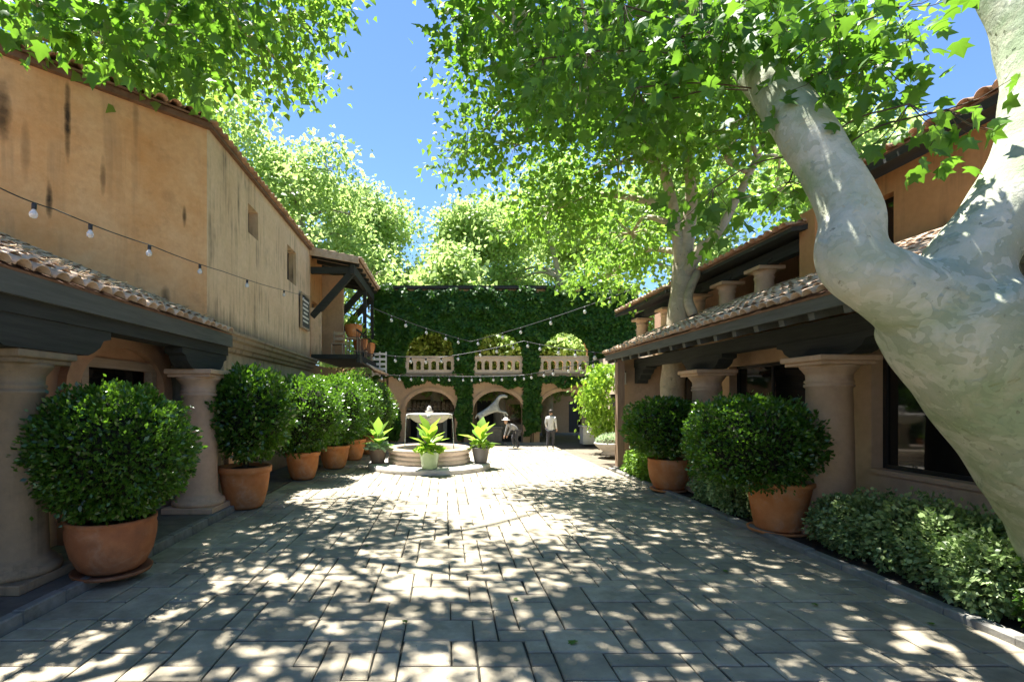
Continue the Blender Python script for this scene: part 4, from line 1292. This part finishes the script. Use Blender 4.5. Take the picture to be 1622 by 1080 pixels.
def person(label, x, y, rz, V, radii, cloth, legs, hat, s=1.0):
    root = empty('person', (x, y, 0), label, 'person', rz=rz)
    # 0 pelvis 1 waist 2 chest 3 neck | 4..6 L arm | 7..9 R arm | 10..12 L leg | 13..15 R leg
    E = [(0, 1), (1, 2), (2, 3), (2, 4), (4, 5), (5, 6), (2, 7), (7, 8), (8, 9), (0, 10), (10, 11), (11, 12), (12, 16), (0, 13), (13, 14), (14, 15), (15, 17)]
    V = [tuple(c * s for c in v) for v in V]
    hd = Vector(V[18]); V = V[:18]
    radii = [q * s for q in radii]
    body = skin_fig('body', V, E, radii, M[cloth], root)
    # trousers as a slightly larger garment over the legs
    skin_fig('trousers', [V[0], V[10], V[11], V[12], V[13], V[14], V[15]], [(0, 1), (1, 2), (2, 3), (0, 4), (4, 5), (5, 6)], [q * 1.12 for q in (radii[0], radii[10], radii[11], radii[12], radii[13], radii[14], radii[15])], M[legs], body)
    mb = MB()
    prof = [(.004, -.12), (.05, -.11), (.07, -.06), (.082, .0), (.085, .05), (.07, .1), (.035, .125), (.004, .13)]
    mb.lathe([(a * s, b * s) for a, b in prof], 18, cap=False)
    mb.add([(-.015 * s, -.08 * s, .02 * s), (.015 * s, -.08 * s, .02 * s), (.017 * s, -.08 * s, -.03 * s), (-.017 * s, -.08 * s, -.03 * s), (0, -.105 * s, -.025 * s)], [(0, 1, 4), (1, 2, 4), (2, 3, 4), (3, 0, 4)])
    head = mb.build('head', M['skin'], body, hd)
    mb = MB()
    if hat: mb.lathe([(.19 * s, .055 * s), (.19 * s, .065 * s), (.1 * s, .075 * s), (.092 * s, .14 * s), (.06 * s, .165 * s), (.003, .168 * s)], 22); mb.build('hat', M['white_paint'], body, hd)
    else: mb.lathe([(.09 * s, -.02 * s), (.095 * s, .05 * s), (.08 * s, .11 * s), (.04 * s, .138 * s), (.003, .142 * s)], 18); mb.build('hair', M['hair'], body, hd + Vector((0, .012 * s, 0)))
    for i in (6, 9):
        mb = MB(); p = Vector(V[i]); mb.tube([p, p + Vector((0, -.02, -.08)) * s], [.035 * s, .028 * s], 8)
        for f in range(4): mb.tube([p + Vector((-.024 + .016 * f, -.02, -.07)) * s, p + Vector((-.026 + .017 * f, -.04, -.13)) * s], [.009 * s, .007 * s], 5)
        mb.tube([p + Vector((-.03, -.02, -.03)) * s, p + Vector((-.05, -.04, -.08)) * s], [.01 * s, .008 * s], 5)
        mb.build('hand', M['skin'], body)
    return root


RAD = [.14, .125, .15, .055, .07, .045, .035, .07, .045, .035, .095, .065, .045, .095, .065, .045, .04, .04]
stand = [(0, 0, .92), (0, -.01, 1.1), (0, 0, 1.32), (0, -.01, 1.48), (-.19, 0, 1.38), (-.24, .02, 1.12), (-.23, -.08, .9), (.19, 0, 1.38), (.24, .02, 1.12), (.22, -.1, .92),
         (-.1, 0, .82), (-.1, -.06, .48), (-.1, .02, .09), (.1, 0, .82), (.11, .05, .48), (.12, .14, .1), (-.1, -.12, .04), (.12, .02, .04), (0, -.02, 1.62)]
stoop = [(0, .1, .8), (0, -.02, .92), (0, -.24, 1.02), (0, -.37, 1.1), (-.18, -.26, 1.03), (-.2, -.34, .78), (-.18, -.42, .56), (.18, -.26, 1.03), (.2, -.36, .8), (.17, -.46, .6),
         (-.1, .08, .72), (-.1, -.08, .42), (-.1, .06, .09), (.1, .08, .72), (.11, 0, .42), (.11, .16, .09), (-.1, -.08, .04), (.11, .02, .04), (0, -.45, 1.2)]
person('standing person in pale shirt and dark trousers walking before the right-hand arch', 4.25, 20.3, math.radians(150), stand, RAD, 'shirt', 'trouser', False, .9)
person('stooping person in white hat and grey clothes before the arcade', 2.85, 20.6, math.radians(-70), stoop, RAD, 'greycloth', 'trouser', True, .92)

# ================================================================== SMALL THINGS AT THE BACK
tr = empty('stone_trough', (6.0, 18.2, 0), 'pale carved stone trough planted with low leaves beside corner house', 'planter')
mb = MB(); mb.lathe([(.35, 0), (.38, .06), (.3, .12), (.42, .2), (.58, .34), (.62, .4), (.6, .44), (.52, .44), (.5, .38), (.01, .37)], 28); o = mb.build('bowl', M['white_stone'], tr)
r = np.random.default_rng(61); n = 500
d = unit(r.normal(size=(n, 3))); d[:, 2] = np.abs(d[:, 2])
link_mesh('foliage', leaf_mesh('foliage', d * np.array([.5, .5, .3]) + np.array([0, 0, .4]), d, d + np.array([0, 0, .6]), r.uniform(.08, .15, n), STAR), M['leaf_silver'], tr)
broad_plant('potted_plant', 'red-brown clay pot with small plant beside pale stone trough', 6.35, 19.6, 0, .3, .5, 'terracotta', 'bowl', 10, .8, 'leaf_lime', 62)
mb = MB(); mb.box(-.45, .45, -.3, .3, 0, .75, .02); mb.box(-.5, .5, -.35, .35, .75, .82, .02)
ub = empty('utility_cabinet', (6.55, 22.6, 0), 'pale grey box cabinet standing at the arcade end', 'cabinet'); mb.build('body', M['white_paint'], ub)
mb = MB(); mb.box(-.38, .38, -.325, -.302, .1, .68, .006); mb.build('door', M['white_paint'], ub)
# climbing lime plant
r = np.random.default_rng(63); n = 2600
cl = empty('climbing_plant', (6.1, 19.8, 0), 'bright lime climbing plant hanging behind the wooden porch post', 'climbing plant')
P = np.stack([r.normal(0, .32, n), r.normal(0, .3, n), r.uniform(.6, 3.4, n)], 1); P[:, 0] += .25 * np.sin(P[:, 2] * 2.2)
tip = r.normal(size=(n, 3)) * .6; tip[:, 2] -= .8
nn = r.normal(size=(n, 3)) * .5; nn[:, 1] -= .7; nn[:, 2] += .5
link_mesh('foliage', leaf_mesh('foliage', P, tip, nn, r.uniform(.12, .24, n), SLIM), M['leaf_lime'], cl)
mb = MB(); mb.tube(spline([(0, .2, 0), (.1, .1, 1.2), (-.1, .15, 2.4), (.1, .1, 3.3)], 5), .03, 6); mb.build('stem', M['twig'], cl)
# lantern on the corner
ln = empty('wall_lantern', (5.05, 14.55, 2.42), 'white-framed hanging lantern under the end of right porch eave', 'lantern')
mb = MB(); mb.box(-.13, .13, -.13, .13, 0, .03); mb.lathe([(.19, .34), (.17, .37), (.06, .47), (.02, .5)], 4); mb.build('cap', M['white_paint'], ln)
for sx in (-1, 1):
    for sy in (-1, 1):
        mb = MB(); mb.box(sx * .11 - .012, sx * .11 + .012, sy * .11 - .012, sy * .11 + .012, .03, .34); mb.build('bar', M['white_paint'], ln)
mb = MB(); mb.box(-.1, .1, -.1, .1, .035, .335); mb.build('pane', M['bulb'], ln)
mb = MB(); mb.tube([(0, 0, .5), (0, 0, .68)], .012, 6); mb.build('hook', M['black_metal'], ln)
# balcony pots and chair
for k, (lab, x, y, r_, h_, z) in enumerate((('wide clay pot with leafy plant high on balcony shelf', -3.55, 19.6, .33, .5, FZ + .75), ('round clay pot in the middle of balcony rail', -3.45, 20.6, .3, .46, FZ + .35), ('clay pot with light green plant at far end of balcony rail', -3.4, 21.9, .36, .5, FZ + .3))):
    broad_plant('balcony_pot', lab, x, y, z, r_, h_, 'terracotta', 'bowl', 9, .6, 'leaf_lime', 70 + k, 0 if k == 1 else 80, 'pots on the balcony')
    s_ = empty('pot_stand', (x, y, FZ), 'wooden plant stand under ' + lab, 'plant stand', 'pot stands on the balcony')
    mb = MB(); mb.box(-.25, .25, -.25, .25, z - FZ - .05, z - FZ); mb.build('top', M['frame_wood'], s_)
    for sx in (-1, 1):
        for sy in (-1, 1):
            mb = MB(); mb.box(sx * .21 - .025, sx * .21 + .025, sy * .21 - .025, sy * .21 + .025, 0, z - FZ - .05); mb.build('leg', M['frame_wood'], s_)
chr_ = empty('balcony_chair', (-4.0, 18.9, FZ), 'plain wooden chair standing in balcony doorway', 'chair')
mb = MB(); mb.box(-.22, .22, -.22, .22, .42, .46); mb.build('seat', M['frame_wood'], chr_)
for sx in (-1, 1):
    for sy in (-1, 1):
        mb = MB(); mb.box(sx * .2 - .02, sx * .2 + .02, sy * .2 - .02, sy * .2 + .02, 0, .42 if sy < 0 else .95); mb.build('leg', M['frame_wood'], chr_)
mb = MB(); mb.box(-.18, .18, .19, .21, .6, .72); mb.box(-.18, .18, .19, .21, .8, .92); mb.build('backrest', M['frame_wood'], chr_)
for k, (x, lab) in enumerate(((-1.35, 'white urn with small plant on left end of tiled awning shelf'), (.0, 'plain white urn on right end of tiled awning shelf'))):
    u = empty('urn', (x, 26.3, 0), lab, 'urn')
    mb = MB(); mb.box(-.1, .1, -.1, .1, 0, 1.0); mb.build('pedestal', M['white_stone'], u)
    mb = MB(); mb.lathe([(.12, 1.0), (.08, 1.05), (.16, 1.15), (.2, 1.3), (.24, 1.33), (.2, 1.34), (.01, 1.3)], 20); mb.build('body', M['white_paint'], u)

# ================================================================== STRING LIGHTS
sock = MB(); sock.lathe([(.016, 0), (.02, -.01), (.02, -.055), (.017, -.06)], 10); SOCK = sock.mesh('socket'); SOCK.materials.append(M['black_metal'])
blb = MB(); blb.lathe([(.012, -.058), (.018, -.07), (.032, -.095), (.034, -.11), (.026, -.132), (.003, -.142)], 12, cap=False); BULB = blb.mesh('bulb'); BULB.materials.append(M['bulb'])


def string_lights(label, pts, nb, sag=0.0, rw=.008, scale=1.0, mat='black_metal'):
    pts = [Vector(p) for p in pts]
    root = empty('string_lights', pts[0], label, 'string lights', 'strings of bulbs across the courtyard')
    path = []
    for a, b in zip(pts[:-1], pts[1:]):
        for k in range(16):
            t = k / 16; q = a.lerp(b, t); q.z -= sag * 4 * t * (1 - t); path.append(q)
    path.append(pts[-1])
    mb = MB(); mb.tube([q - pts[0] for q in path], rw, 5); mb.build('wire', M[mat], root)
    for k in range(nb):
        q = path[int((k + .5) / nb * (len(path) - 1))] - pts[0]
        s_ = link_mesh('socket', SOCK, None, root, q); s_.scale = (scale,) * 3
        b_ = link_mesh('bulb', BULB, None, root, q); b_.scale = (scale,) * 3
        a = rp.uniform(-.12, .12); s_.rotation_euler = (a, 0, 0); b_.rotation_euler = (a, 0, 0)
    return root


A_ = [at(-60, 272, 4.2), at(88, 332, 5.4), at(237, 388, 7.0), at(353, 430, 9.2), at(450, 460, 13.4), at(494, 470, 18.2)]
string_lights('wire of clear bulbs strung along the tall stained left wall', [A_[0], at(-10, 293, 4.7)] + A_[1:], 9, .02, .007, 1.15)
string_lights('bulb string from balcony brace to ivy wall and across to right eave', [at(572, 480, 18.6), at(745, 541, 21.5), at(1010, 455, 15.5)], 12, .1, .012, 1.7)
string_lights('bulb string from balcony rail sagging before the balustrades to right eave', [at(556, 556, 18.6), at(690, 567, 20.5), at(830, 540, 21), at(965, 560, 14.5)], 15, .06, .012, 1.7)
string_lights('lowest bulb string from tiled balcony skirt across the arches to right eave', [at(575, 592, 19.2), at(720, 596, 21.3), at(830, 594, 21.0), at(962, 566, 14.6)], 20, .03, .012, 1.5)

# ================================================================== IVY ON THE ARCADE WALL
r = np.random.default_rng(81)
n = 90000
X = r.uniform(-3.3, 8.8, n); Z = r.uniform(.15, 7.45, n)
keep = np.ones(n, bool)
nz = np.array([mnoise.noise(Vector((x * 1.7, z * 1.7, 3))) for x, z in zip(X, Z)])
nz2 = np.array([mnoise.noise(Vector((x * .8, 0, 9))) for x in X])
low = 2.75 + .22 * nz2 + .25 * nz + np.where(X < -1.9, .35, 0.) * 1.0
low = np.where(X > 6.6, .5 + .4 * nz, low)
pier = np.zeros(n, bool)
for c, w, zb in ((.88, .34, .3), (4.0, .4, .5), (-2.6, .5, .3)):
    pier |= (np.abs(X - c + .12 * nz) < w * (1 + .35 * nz)) & (Z > zb + .5 * nz) & ((Z < 1.6) | (c > 0))
keep &= (Z > low) | pier
for c in ACX:
    t = np.clip((X - c) / (AH + .0), -1, 1)
    inl = np.abs(X - c) < AH
    keep &= ~(inl & (Z < 1.45 + .92 * np.sqrt(1 - t * t) - .06 + .12 * nz))
    keep &= ~(inl & (Z > 3.12) & (Z < 4.05 + 1.2 * np.sqrt(1 - t * t) - .1 + .16 * nz))
keep &= ~((np.abs(Z - 3.1) < .06) & (nz > .1))
keep &= ~((Z > 7.0) & (nz * .5 + 7.1 < Z))
# thin spots in the growth
keep &= nz > -.62
X, Z = X[keep], Z[keep]; n = len(X); nzk = nz[keep]
P = np.stack([X, BY - .03 - r.random(n) ** 2 * (.16 + .5 * np.maximum(nzk + .1, 0)), Z], 1)
tip = r.normal(size=(n, 3)) * .45; tip[:, 2] -= 1.0; tip[:, 1] -= .35
nn = r.normal(size=(n, 3)) * .35; nn[:, 1] -= 1.0; nn[:, 2] += .55
iv = empty('ivy', (2.4, BY, 0), 'dense dark green ivy curtain covering the two-storey arcade wall', 'ivy')
link_mesh('foliage', leaf_mesh('foliage', P - np.array([2.4, BY, 0]), tip, nn, r.uniform(.1, .19, n), STAR), M['leaf_ivy'], iv)
mb = MB()
for c in (.88, 4.0, 7.1, -2.7):
    for k in range(3):
        mb.tube(spline([(c - 2.4 + rp.uniform(-.15, .15), -.04, 0), (c - 2.4 + rp.uniform(-.2, .2), -.05, 1.6), (c - 2.4 + rp.uniform(-.3, .3), -.05, 3.4), (c - 2.4 + rp.uniform(-.6, .6), -.05, 5.6)], 5), .02, 5)
mb.build('stem', M['twig'], iv)

# ================================================================== TREES
# hero sycamore leaning over the court from the right-hand bed
hero = empty('sycamore_tree', (5.75, 4.15, 0), 'huge pale mottled sycamore leaning across the court from the right bed', 'tree')
H0 = np.array([5.75, 4.15, 0])
YT = 3.75
def hp(px, py, y, wpx): q = at(px, py, y); return (q.x, q.y, q.z, wpx / 2 * y / FPX)
trunk = [(5.75, 4.15, -.15, .62), (5.55, 4.1, .3, .5), hp(1735, 800, 4.0, 215), hp(1640, 680, 3.9, 205), hp(1545, 560, 3.8, 195), hp(1490, 480, YT, 185)]
limbR = [hp(1575, 600, 3.85, 150), hp(1530, 480, 3.78, 140), hp(1530, 420, YT, 118), hp(1580, 345, 3.75, 104), hp(1628, 270, 3.8, 104), hp(1655, 180, 3.85, 106), hp(1650, 60, 4.0, 108), hp(1590, -120, 4.3, 105), hp(1540, -330, 4.8, 90), hp(1500, -600, 5.6, 70)]
limbL = [hp(1570, 590, 3.8, 160), hp(1490, 500, YT, 150), hp(1415, 456, YT, 112), hp(1350, 412, 3.8, 98), hp(1347, 345, 3.9, 88), hp(1320, 275, 4.05, 80), hp(1262, 190, 4.3, 78), hp(1210, 118, 4.7, 68), hp(1165, 60, 5.2, 56), hp(1110, -30, 5.9, 50), hp(1020, -140, 6.8, 42), hp(900, -220, 7.8, 34)]
mb = MB()
for p in (trunk, limbR, limbL):
    sp = spline(p, 6); mb.tube([q[:3] - H0 for q in sp], [q[3] for q in sp], 28, knob=.09)
to = mb.build('trunk', M['bark'], hero)
md = to.modifiers.new('remesh', 'REMESH'); md.mode = 'VOXEL'; md.voxel_size = .03; md.use_smooth_shade = True
md = to.modifiers.new('smooth', 'SMOOTH'); md.factor = .5; md.iterations = 26
# crown of the hero tree: high clumps shading the court
hero_clumps = [(2.2, 7.7, 7.3, 1.4, 1.4, .8, 16), (3.6, 7.4, 7.2, .9, .9, .5, 6), (1.2, 8.8, 8.4, 1.2, 1.2, .8, 20), (4.6, 8.6, 7.8, 1.4, 1.4, .9, 18), (2.8, 9.8, 8.6, 1.6, 1.6, 1.0, 22), (1.0, 8.4, 10.2, 1.8, 1.6, .9, 22),
               (5.6, 6.6, 8.4, 1.4, 1.4, .8, 16), (-.8, 8.2, 11.6, 1.8, 1.6, .9, 22), (3.2, 8.0, 10.6, 2, 1.6, .9, 26), (5.8, 10, 9.8, 1.8, 1.8, 1.1, 30), (.6, 6.6, 9.4, 1.4, 1.2, .7, 22), (-1.2, 6.4, 10.2, 1.5, 1.2, .7, 22), (-2.8, 7.0, 10.6, 1.3, 1.1, .7, 14)]
P, Od, subs = crown_points(hero_clumps, 22, .34, 91)
sprays = [(1440, 205, 3.6, 7, .13), (1500, 215, 3.5, 6, .13), (1250, 320, 4.4, 5, .15), (1130, 330, 4.6, 5, .15), (1010, 170, 4.6, 8, .16), (930, 110, 4.8, 9, .16), (1080, 90, 4.4, 10, .17), (1160, 60, 4.2, 10, .16), (1240, 70, 4.2, 10, .16), (1320, 60, 4.0, 10, .15), (1390, 130, 3.9, 8, .14), (900, 40, 5.0, 9, .17), (990, 40, 4.7, 9, .17), (1050, 190, 4.8, 6, .15), (1300, 150, 4.1, 8, .14), (1190, 210, 4.8, 5, .13), (1420, 50, 3.8, 9, .14), (860, 120, 5.4, 6, .16), (1110, 20, 4.3, 10, .17), (1210, 10, 4.2, 10, .17)]
P2, Od2, _ = crown_points([(*(at(a, b, y) + Vector((0, .15, .1))), .3, .35, .22, 3 if b > 190 else 7) for (a, b, y, k, s_) in sprays], 9, .16, 95)
n_far = len(P); P = np.concatenate([P, P2]); Od = np.concatenate([Od, Od2])
mb = MB(); rr = random.Random(5)
skel = spline(limbL, 5)[30:] + spline(limbR, 5)[20:]
for c, cs in subs:
    cand = sorted(skel, key=lambda q: np.linalg.norm(q[:3] - c))[0]
    a = np.array(cand[:3]); mid = (a + c) / 2 + np.array([rr.uniform(-.4, .4), rr.uniform(-.4, .4), .4])
    r0 = min(.11, cand[3] * .7)
    sp = spline([(*a, r0), (*mid, r0 * .7), (*c, r0 * .4)], 6); mb.tube([q[:3] - H0 for q in sp], [q[3] for q in sp], 8, knob=.1)
    for q in cs[::2]: mb.tube([c - H0, (c + q) / 2 - H0 + np.array([0, 0, .1]), q - H0], [r0 * .35, r0 * .2, .006], 5, cap=False)
mb.build('branches', M['bark'], hero, fix=False)
rn = np.random.default_rng(92)
tip, nrm = leaf_dirs(Od, rn)
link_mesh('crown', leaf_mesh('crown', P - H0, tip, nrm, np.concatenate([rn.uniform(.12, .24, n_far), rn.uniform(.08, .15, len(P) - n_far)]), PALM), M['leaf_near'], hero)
# nearest hanging leaves, each a leaf of its own
lm = MB(); lm.add([tuple(q) for q in PALM[0]], PALM[1], False); LEAF = lm.mesh('leaf', False); LEAF.materials.append(M['leaf_near'])
tw = MB()
for (px, py, y, k, sz) in sprays:
    c = at(px, py, y)
    for i in range(k):
        q = c + Vector((rr.gauss(0, .17), rr.gauss(0, .2), rr.gauss(0, .12)))
        o = link_mesh('leaf', LEAF, None, hero, q - Vector(H0))
        d_ = Vector((rr.gauss(0, .5), rr.gauss(0, .5), -1.0)).normalized()
        o.rotation_euler = (d_.to_track_quat('Y', 'Z').to_matrix() @ Matrix.Rotation(rr.uniform(0, 6.28), 3, 'Y')).to_euler()
        s_ = sz * rr.uniform(.65, 1.15); o.scale = (s_, s_, s_)
        tw.tube([c + Vector((0, 0, .18)) - Vector(H0), (q + c) / 2 + Vector((0, 0, .06)) - Vector(H0), q - Vector(H0)], [.004, .003, .002], 4, cap=False)
    cand = sorted(skel + spline(limbL, 5)[14:30], key=lambda q: np.linalg.norm(q[:3] - np.array(c)) + (2 if q[2] < c.z else 0))[0]
    a = Vector(cand[:3]); top = c + Vector((0, 0, .18))
    tw.tube([q[:3] - H0 for q in spline([tuple(a), tuple((a + top) / 2 + Vector((0, .1, .12))), tuple(top)], 6)], .007, 5)
tw.build('twigs', M['twig'], hero, fix=False)

# sycamore growing up through the right porch roof
q = lambda px, py, y, w: hp(px, py, y, w)
make_tree('sycamore_tree', 'tan-trunked sycamore rising behind the right porch tiles', [[(5.95, 13.2, 0, .34), (5.95, 13.2, 2.4, .3), q(1075, 510, 13.0, 34), q(1083, 400, 13, 28), q(1095, 310, 12.8, 18), q(1080, 200, 12.5, 14)],
          [q(1080, 440, 13, 24), q(1110, 395, 12.6, 18), q(1140, 365, 12.2, 13), q(1200, 250, 12, 10)], [q(1082, 450, 13, 18), q(1060, 300, 12.8, 15), q(1010, 200, 12.4, 13), q(900, 130, 11.5, 10)], [q(1098, 500, 12.6, 16), q(1090, 470, 12.7, 14), q(1105, 430, 12.8, 12)]],
          [(*at(820, 230, 12.5), 1.3, 1.3, .9, 26), (*at(900, 170, 12), 1.3, 1.3, .9, 28), (*at(980, 260, 12.5), 1.5, 1.3, 1.0, 36), (*at(1060, 170, 12), 1.4, 1.3, 1.0, 32), (*at(1150, 250, 12), 1.3, 1.3, .9, 30), (*at(880, 330, 13.5), 1.4, 1.3, .9, 28), (*at(1000, 370, 14.5), 1.5, 1.3, .9, 30), (*at(1200, 130, 11.5), 1.4, 1.3, .9, 30), (*at(760, 110, 12), 1.1, 1.2, .9, 18), (*at(830, 60, 11.5), 1.3, 1.3, .8, 24), (*at(1100, 60, 12), 1.8, 1.5, 1.0, 40), (*at(960, 50, 12), 1.6, 1.4, 1.0, 34), (*at(1320, 100, 12), 1.6, 1.4, 1.0, 34), (*at(960, 440, 16), 1.1, 1.2, .7, 18), (*at(1230, 300, 14), 1.0, 1.2, .8, 18), (*at(740, 240, 13), .8, .8, .8, 10), (*at(790, -60, 11), 1.6, 1.5, .8, 26), (*at(1000, -80, 11), 1.8, 1.6, .9, 30)],
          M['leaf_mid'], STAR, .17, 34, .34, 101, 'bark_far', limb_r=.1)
# tree behind the left building, its boughs hanging over the roof
make_tree('sycamore_tree', 'leafy sycamore overhanging the roof of the tall left wall', [[(-8.2, 11.5, 0, .35), (-8.1, 11.3, 4, .3), (-7.6, 11, 7.6, .24), (-6, 10.2, 9.4, .16), (-3.6, 9.4, 10.6, .1)], [(-7.6, 11, 7.4, .2), (-7.2, 9.2, 9, .14), (-6.0, 7.4, 9.0, .09)]],
          [(*at(60, 60, 9), 1.2, 1.2, .8, 24), (*at(170, 60, 8.5), 1.2, 1.2, .8, 26), (*at(280, 70, 9), 1.2, 1.2, .8, 26), (*at(390, 60, 10), 1.2, 1.2, .8, 26), (*at(450, 30, 10.5), 1.0, 1.0, .8, 20), (*at(330, 130, 12), 1.0, 1.0, .8, 18), (*at(460, 120, 12), .8, .8, .7, 14), (*at(120, -30, 8), 1.4, 1.3, .8, 26), (*at(300, -40, 9), 1.6, 1.4, .8, 30), (*at(480, -60, 10), 1.5, 1.4, .8, 24), (*at(200, 110, 11), 1.0, 1.0, .7, 18), (-4.4, 8.2, 11.4, 1.4, 1.2, .8, 14), (-2.2, 7.6, 11.6, 1.5, 1.3, .8, 18), (-4.5, 12.5, 13.6, 1.5, 1.3, .8, 8), (-1.6, 9.4, 12.6, 1.6, 1.2, .8, 16), (-.4, 8.0, 12.0, 1.4, 1.3, .8, 16), (-6.2, 11.5, 13.2, 1.3, 1.3, .8, 12), (-.2, 14, 14.8, 1.5, 1.3, .8, 14)],
          M['leaf_mid'], STAR, .17, 23, .33, 102, 'bark_far', limb_r=.09)
# near bough with large leaves, part of a tree standing left of the porch
nb_ = make_tree('sycamore_tree', 'sycamore bough with large hanging leaves above the left porch', [[(-7.4, 2.6, 0, .3), (-7.3, 2.8, 4, .26), (-6.2, 3.8, 6.6, .18), (-4.6, 5.2, 7.4, .1), (-3.4, 6, 7.4, .05)]],
          [(*at(150, 20, 6.2), .7, .6, .5, 8), (*at(260, 40, 6.4), .7, .6, .5, 8), (*at(60, 10, 5.8), .6, .6, .5, 7), (*at(330, -10, 6.4), .7, .7, .5, 8)],
          M['leaf_near'], PALM, .19, 18, .26, 103, 'bark', limb_r=.06)
# wood of sycamores behind the arcade, each its own tree
GT = 'sycamores behind the arcade wall'
far = [(-13.0, 26, 18.5, 5.4, 'tall sunlit sycamore behind the balcony house roof'), (-8.2, 29, 18.0, 5.0, 'broad bright sycamore rising beyond the balcony roof'), (-4.5, 35, 17.0, 4.6, 'rounded sycamore behind the left end of the ivy wall'),
       (-.3, 27.6, 10.5, 3.0, 'sycamore whose pale leaning trunk shows through the left upper arch'), (2.0, 35, 16, 4.6, 'light green sycamore behind the middle upper arch'), (7.0, 32.5, 17.5, 4.8, 'sycamore behind the right end of the ivy wall'),
       (12.0, 26, 17, 5.0, 'sycamore beyond the right building gallery'), (16.5, 21, 15.5, 4.8, 'sycamore rising behind the upper orange wall'), (4.6, 42, 19, 5.2, 'most distant sycamore filling the gap above the arcade coping'), (-17, 19, 16, 4.8, 'sycamore behind the tall left building'), (-9, 38, 19, 5.5, 'distant pale sycamore deep behind the balcony house'), (10.5, 38, 19, 5.2, 'distant sycamore deep behind the right gallery roof'),
       (.9, 26.6, 6.6, 1.7, 'young leafy sycamore between the left and middle upper arches'), (3.0, 27.2, 6.8, 1.8, 'young leafy sycamore right behind the middle upper arch'), (-2.2, 26.8, 6.6, 1.7, 'young leafy sycamore left of the left upper arch'), (5.6, 27.4, 7.0, 1.8, 'young leafy sycamore behind the right upper arch')]
for i, (x, y, h, w, lab) in enumerate(far):
    r = random.Random(200 + i); cl_ = []
    for k in range(26):
        a = r.uniform(0, 6.28); t = r.random(); kw = r.uniform(.16, .38); rad = w * (.35 + .6 * math.sin(PI * min(1, .18 + t * .8))) * r.uniform(.3, .85)
        cl_.append((x + rad * math.cos(a), y + rad * math.sin(a) * .8, min(3.6, h * .45) + (h - min(3.6, h * .45) - 1) * t, w * kw, w * kw, w * kw * .8, int(6 + 160 * kw * kw)))
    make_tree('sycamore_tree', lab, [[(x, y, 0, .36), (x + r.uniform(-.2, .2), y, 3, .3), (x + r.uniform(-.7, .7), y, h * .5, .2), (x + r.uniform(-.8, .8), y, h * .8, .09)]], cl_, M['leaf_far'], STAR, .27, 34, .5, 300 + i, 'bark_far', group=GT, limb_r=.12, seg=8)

# a few fallen leaves on the paving
for k, (px, py, y) in enumerate(((911, 1020, 4.1), (578, 866, 6.8), (1480, 990, 4.4), (1150, 905, 5.9), (820, 950, 5.0), (640, 985, 4.5), (1290, 960, 4.9))):
    p_ = at(px, py, CAMH * FPX / (py - VPY))
    o = link_mesh('fallen_leaf', LEAF if k == 0 else LEAF, None, None, (p_.x, p_.y, .022), (rr.uniform(-.2, .2), rr.uniform(-.2, .2), rr.uniform(0, 6.28)))
    s_ = .09 if k == 0 else .06; o.scale = (s_, s_, s_)
    tag(o, 'fallen green sycamore leaf lying flat on the grey pavers', 'leaf', 'fallen leaves on the paving')
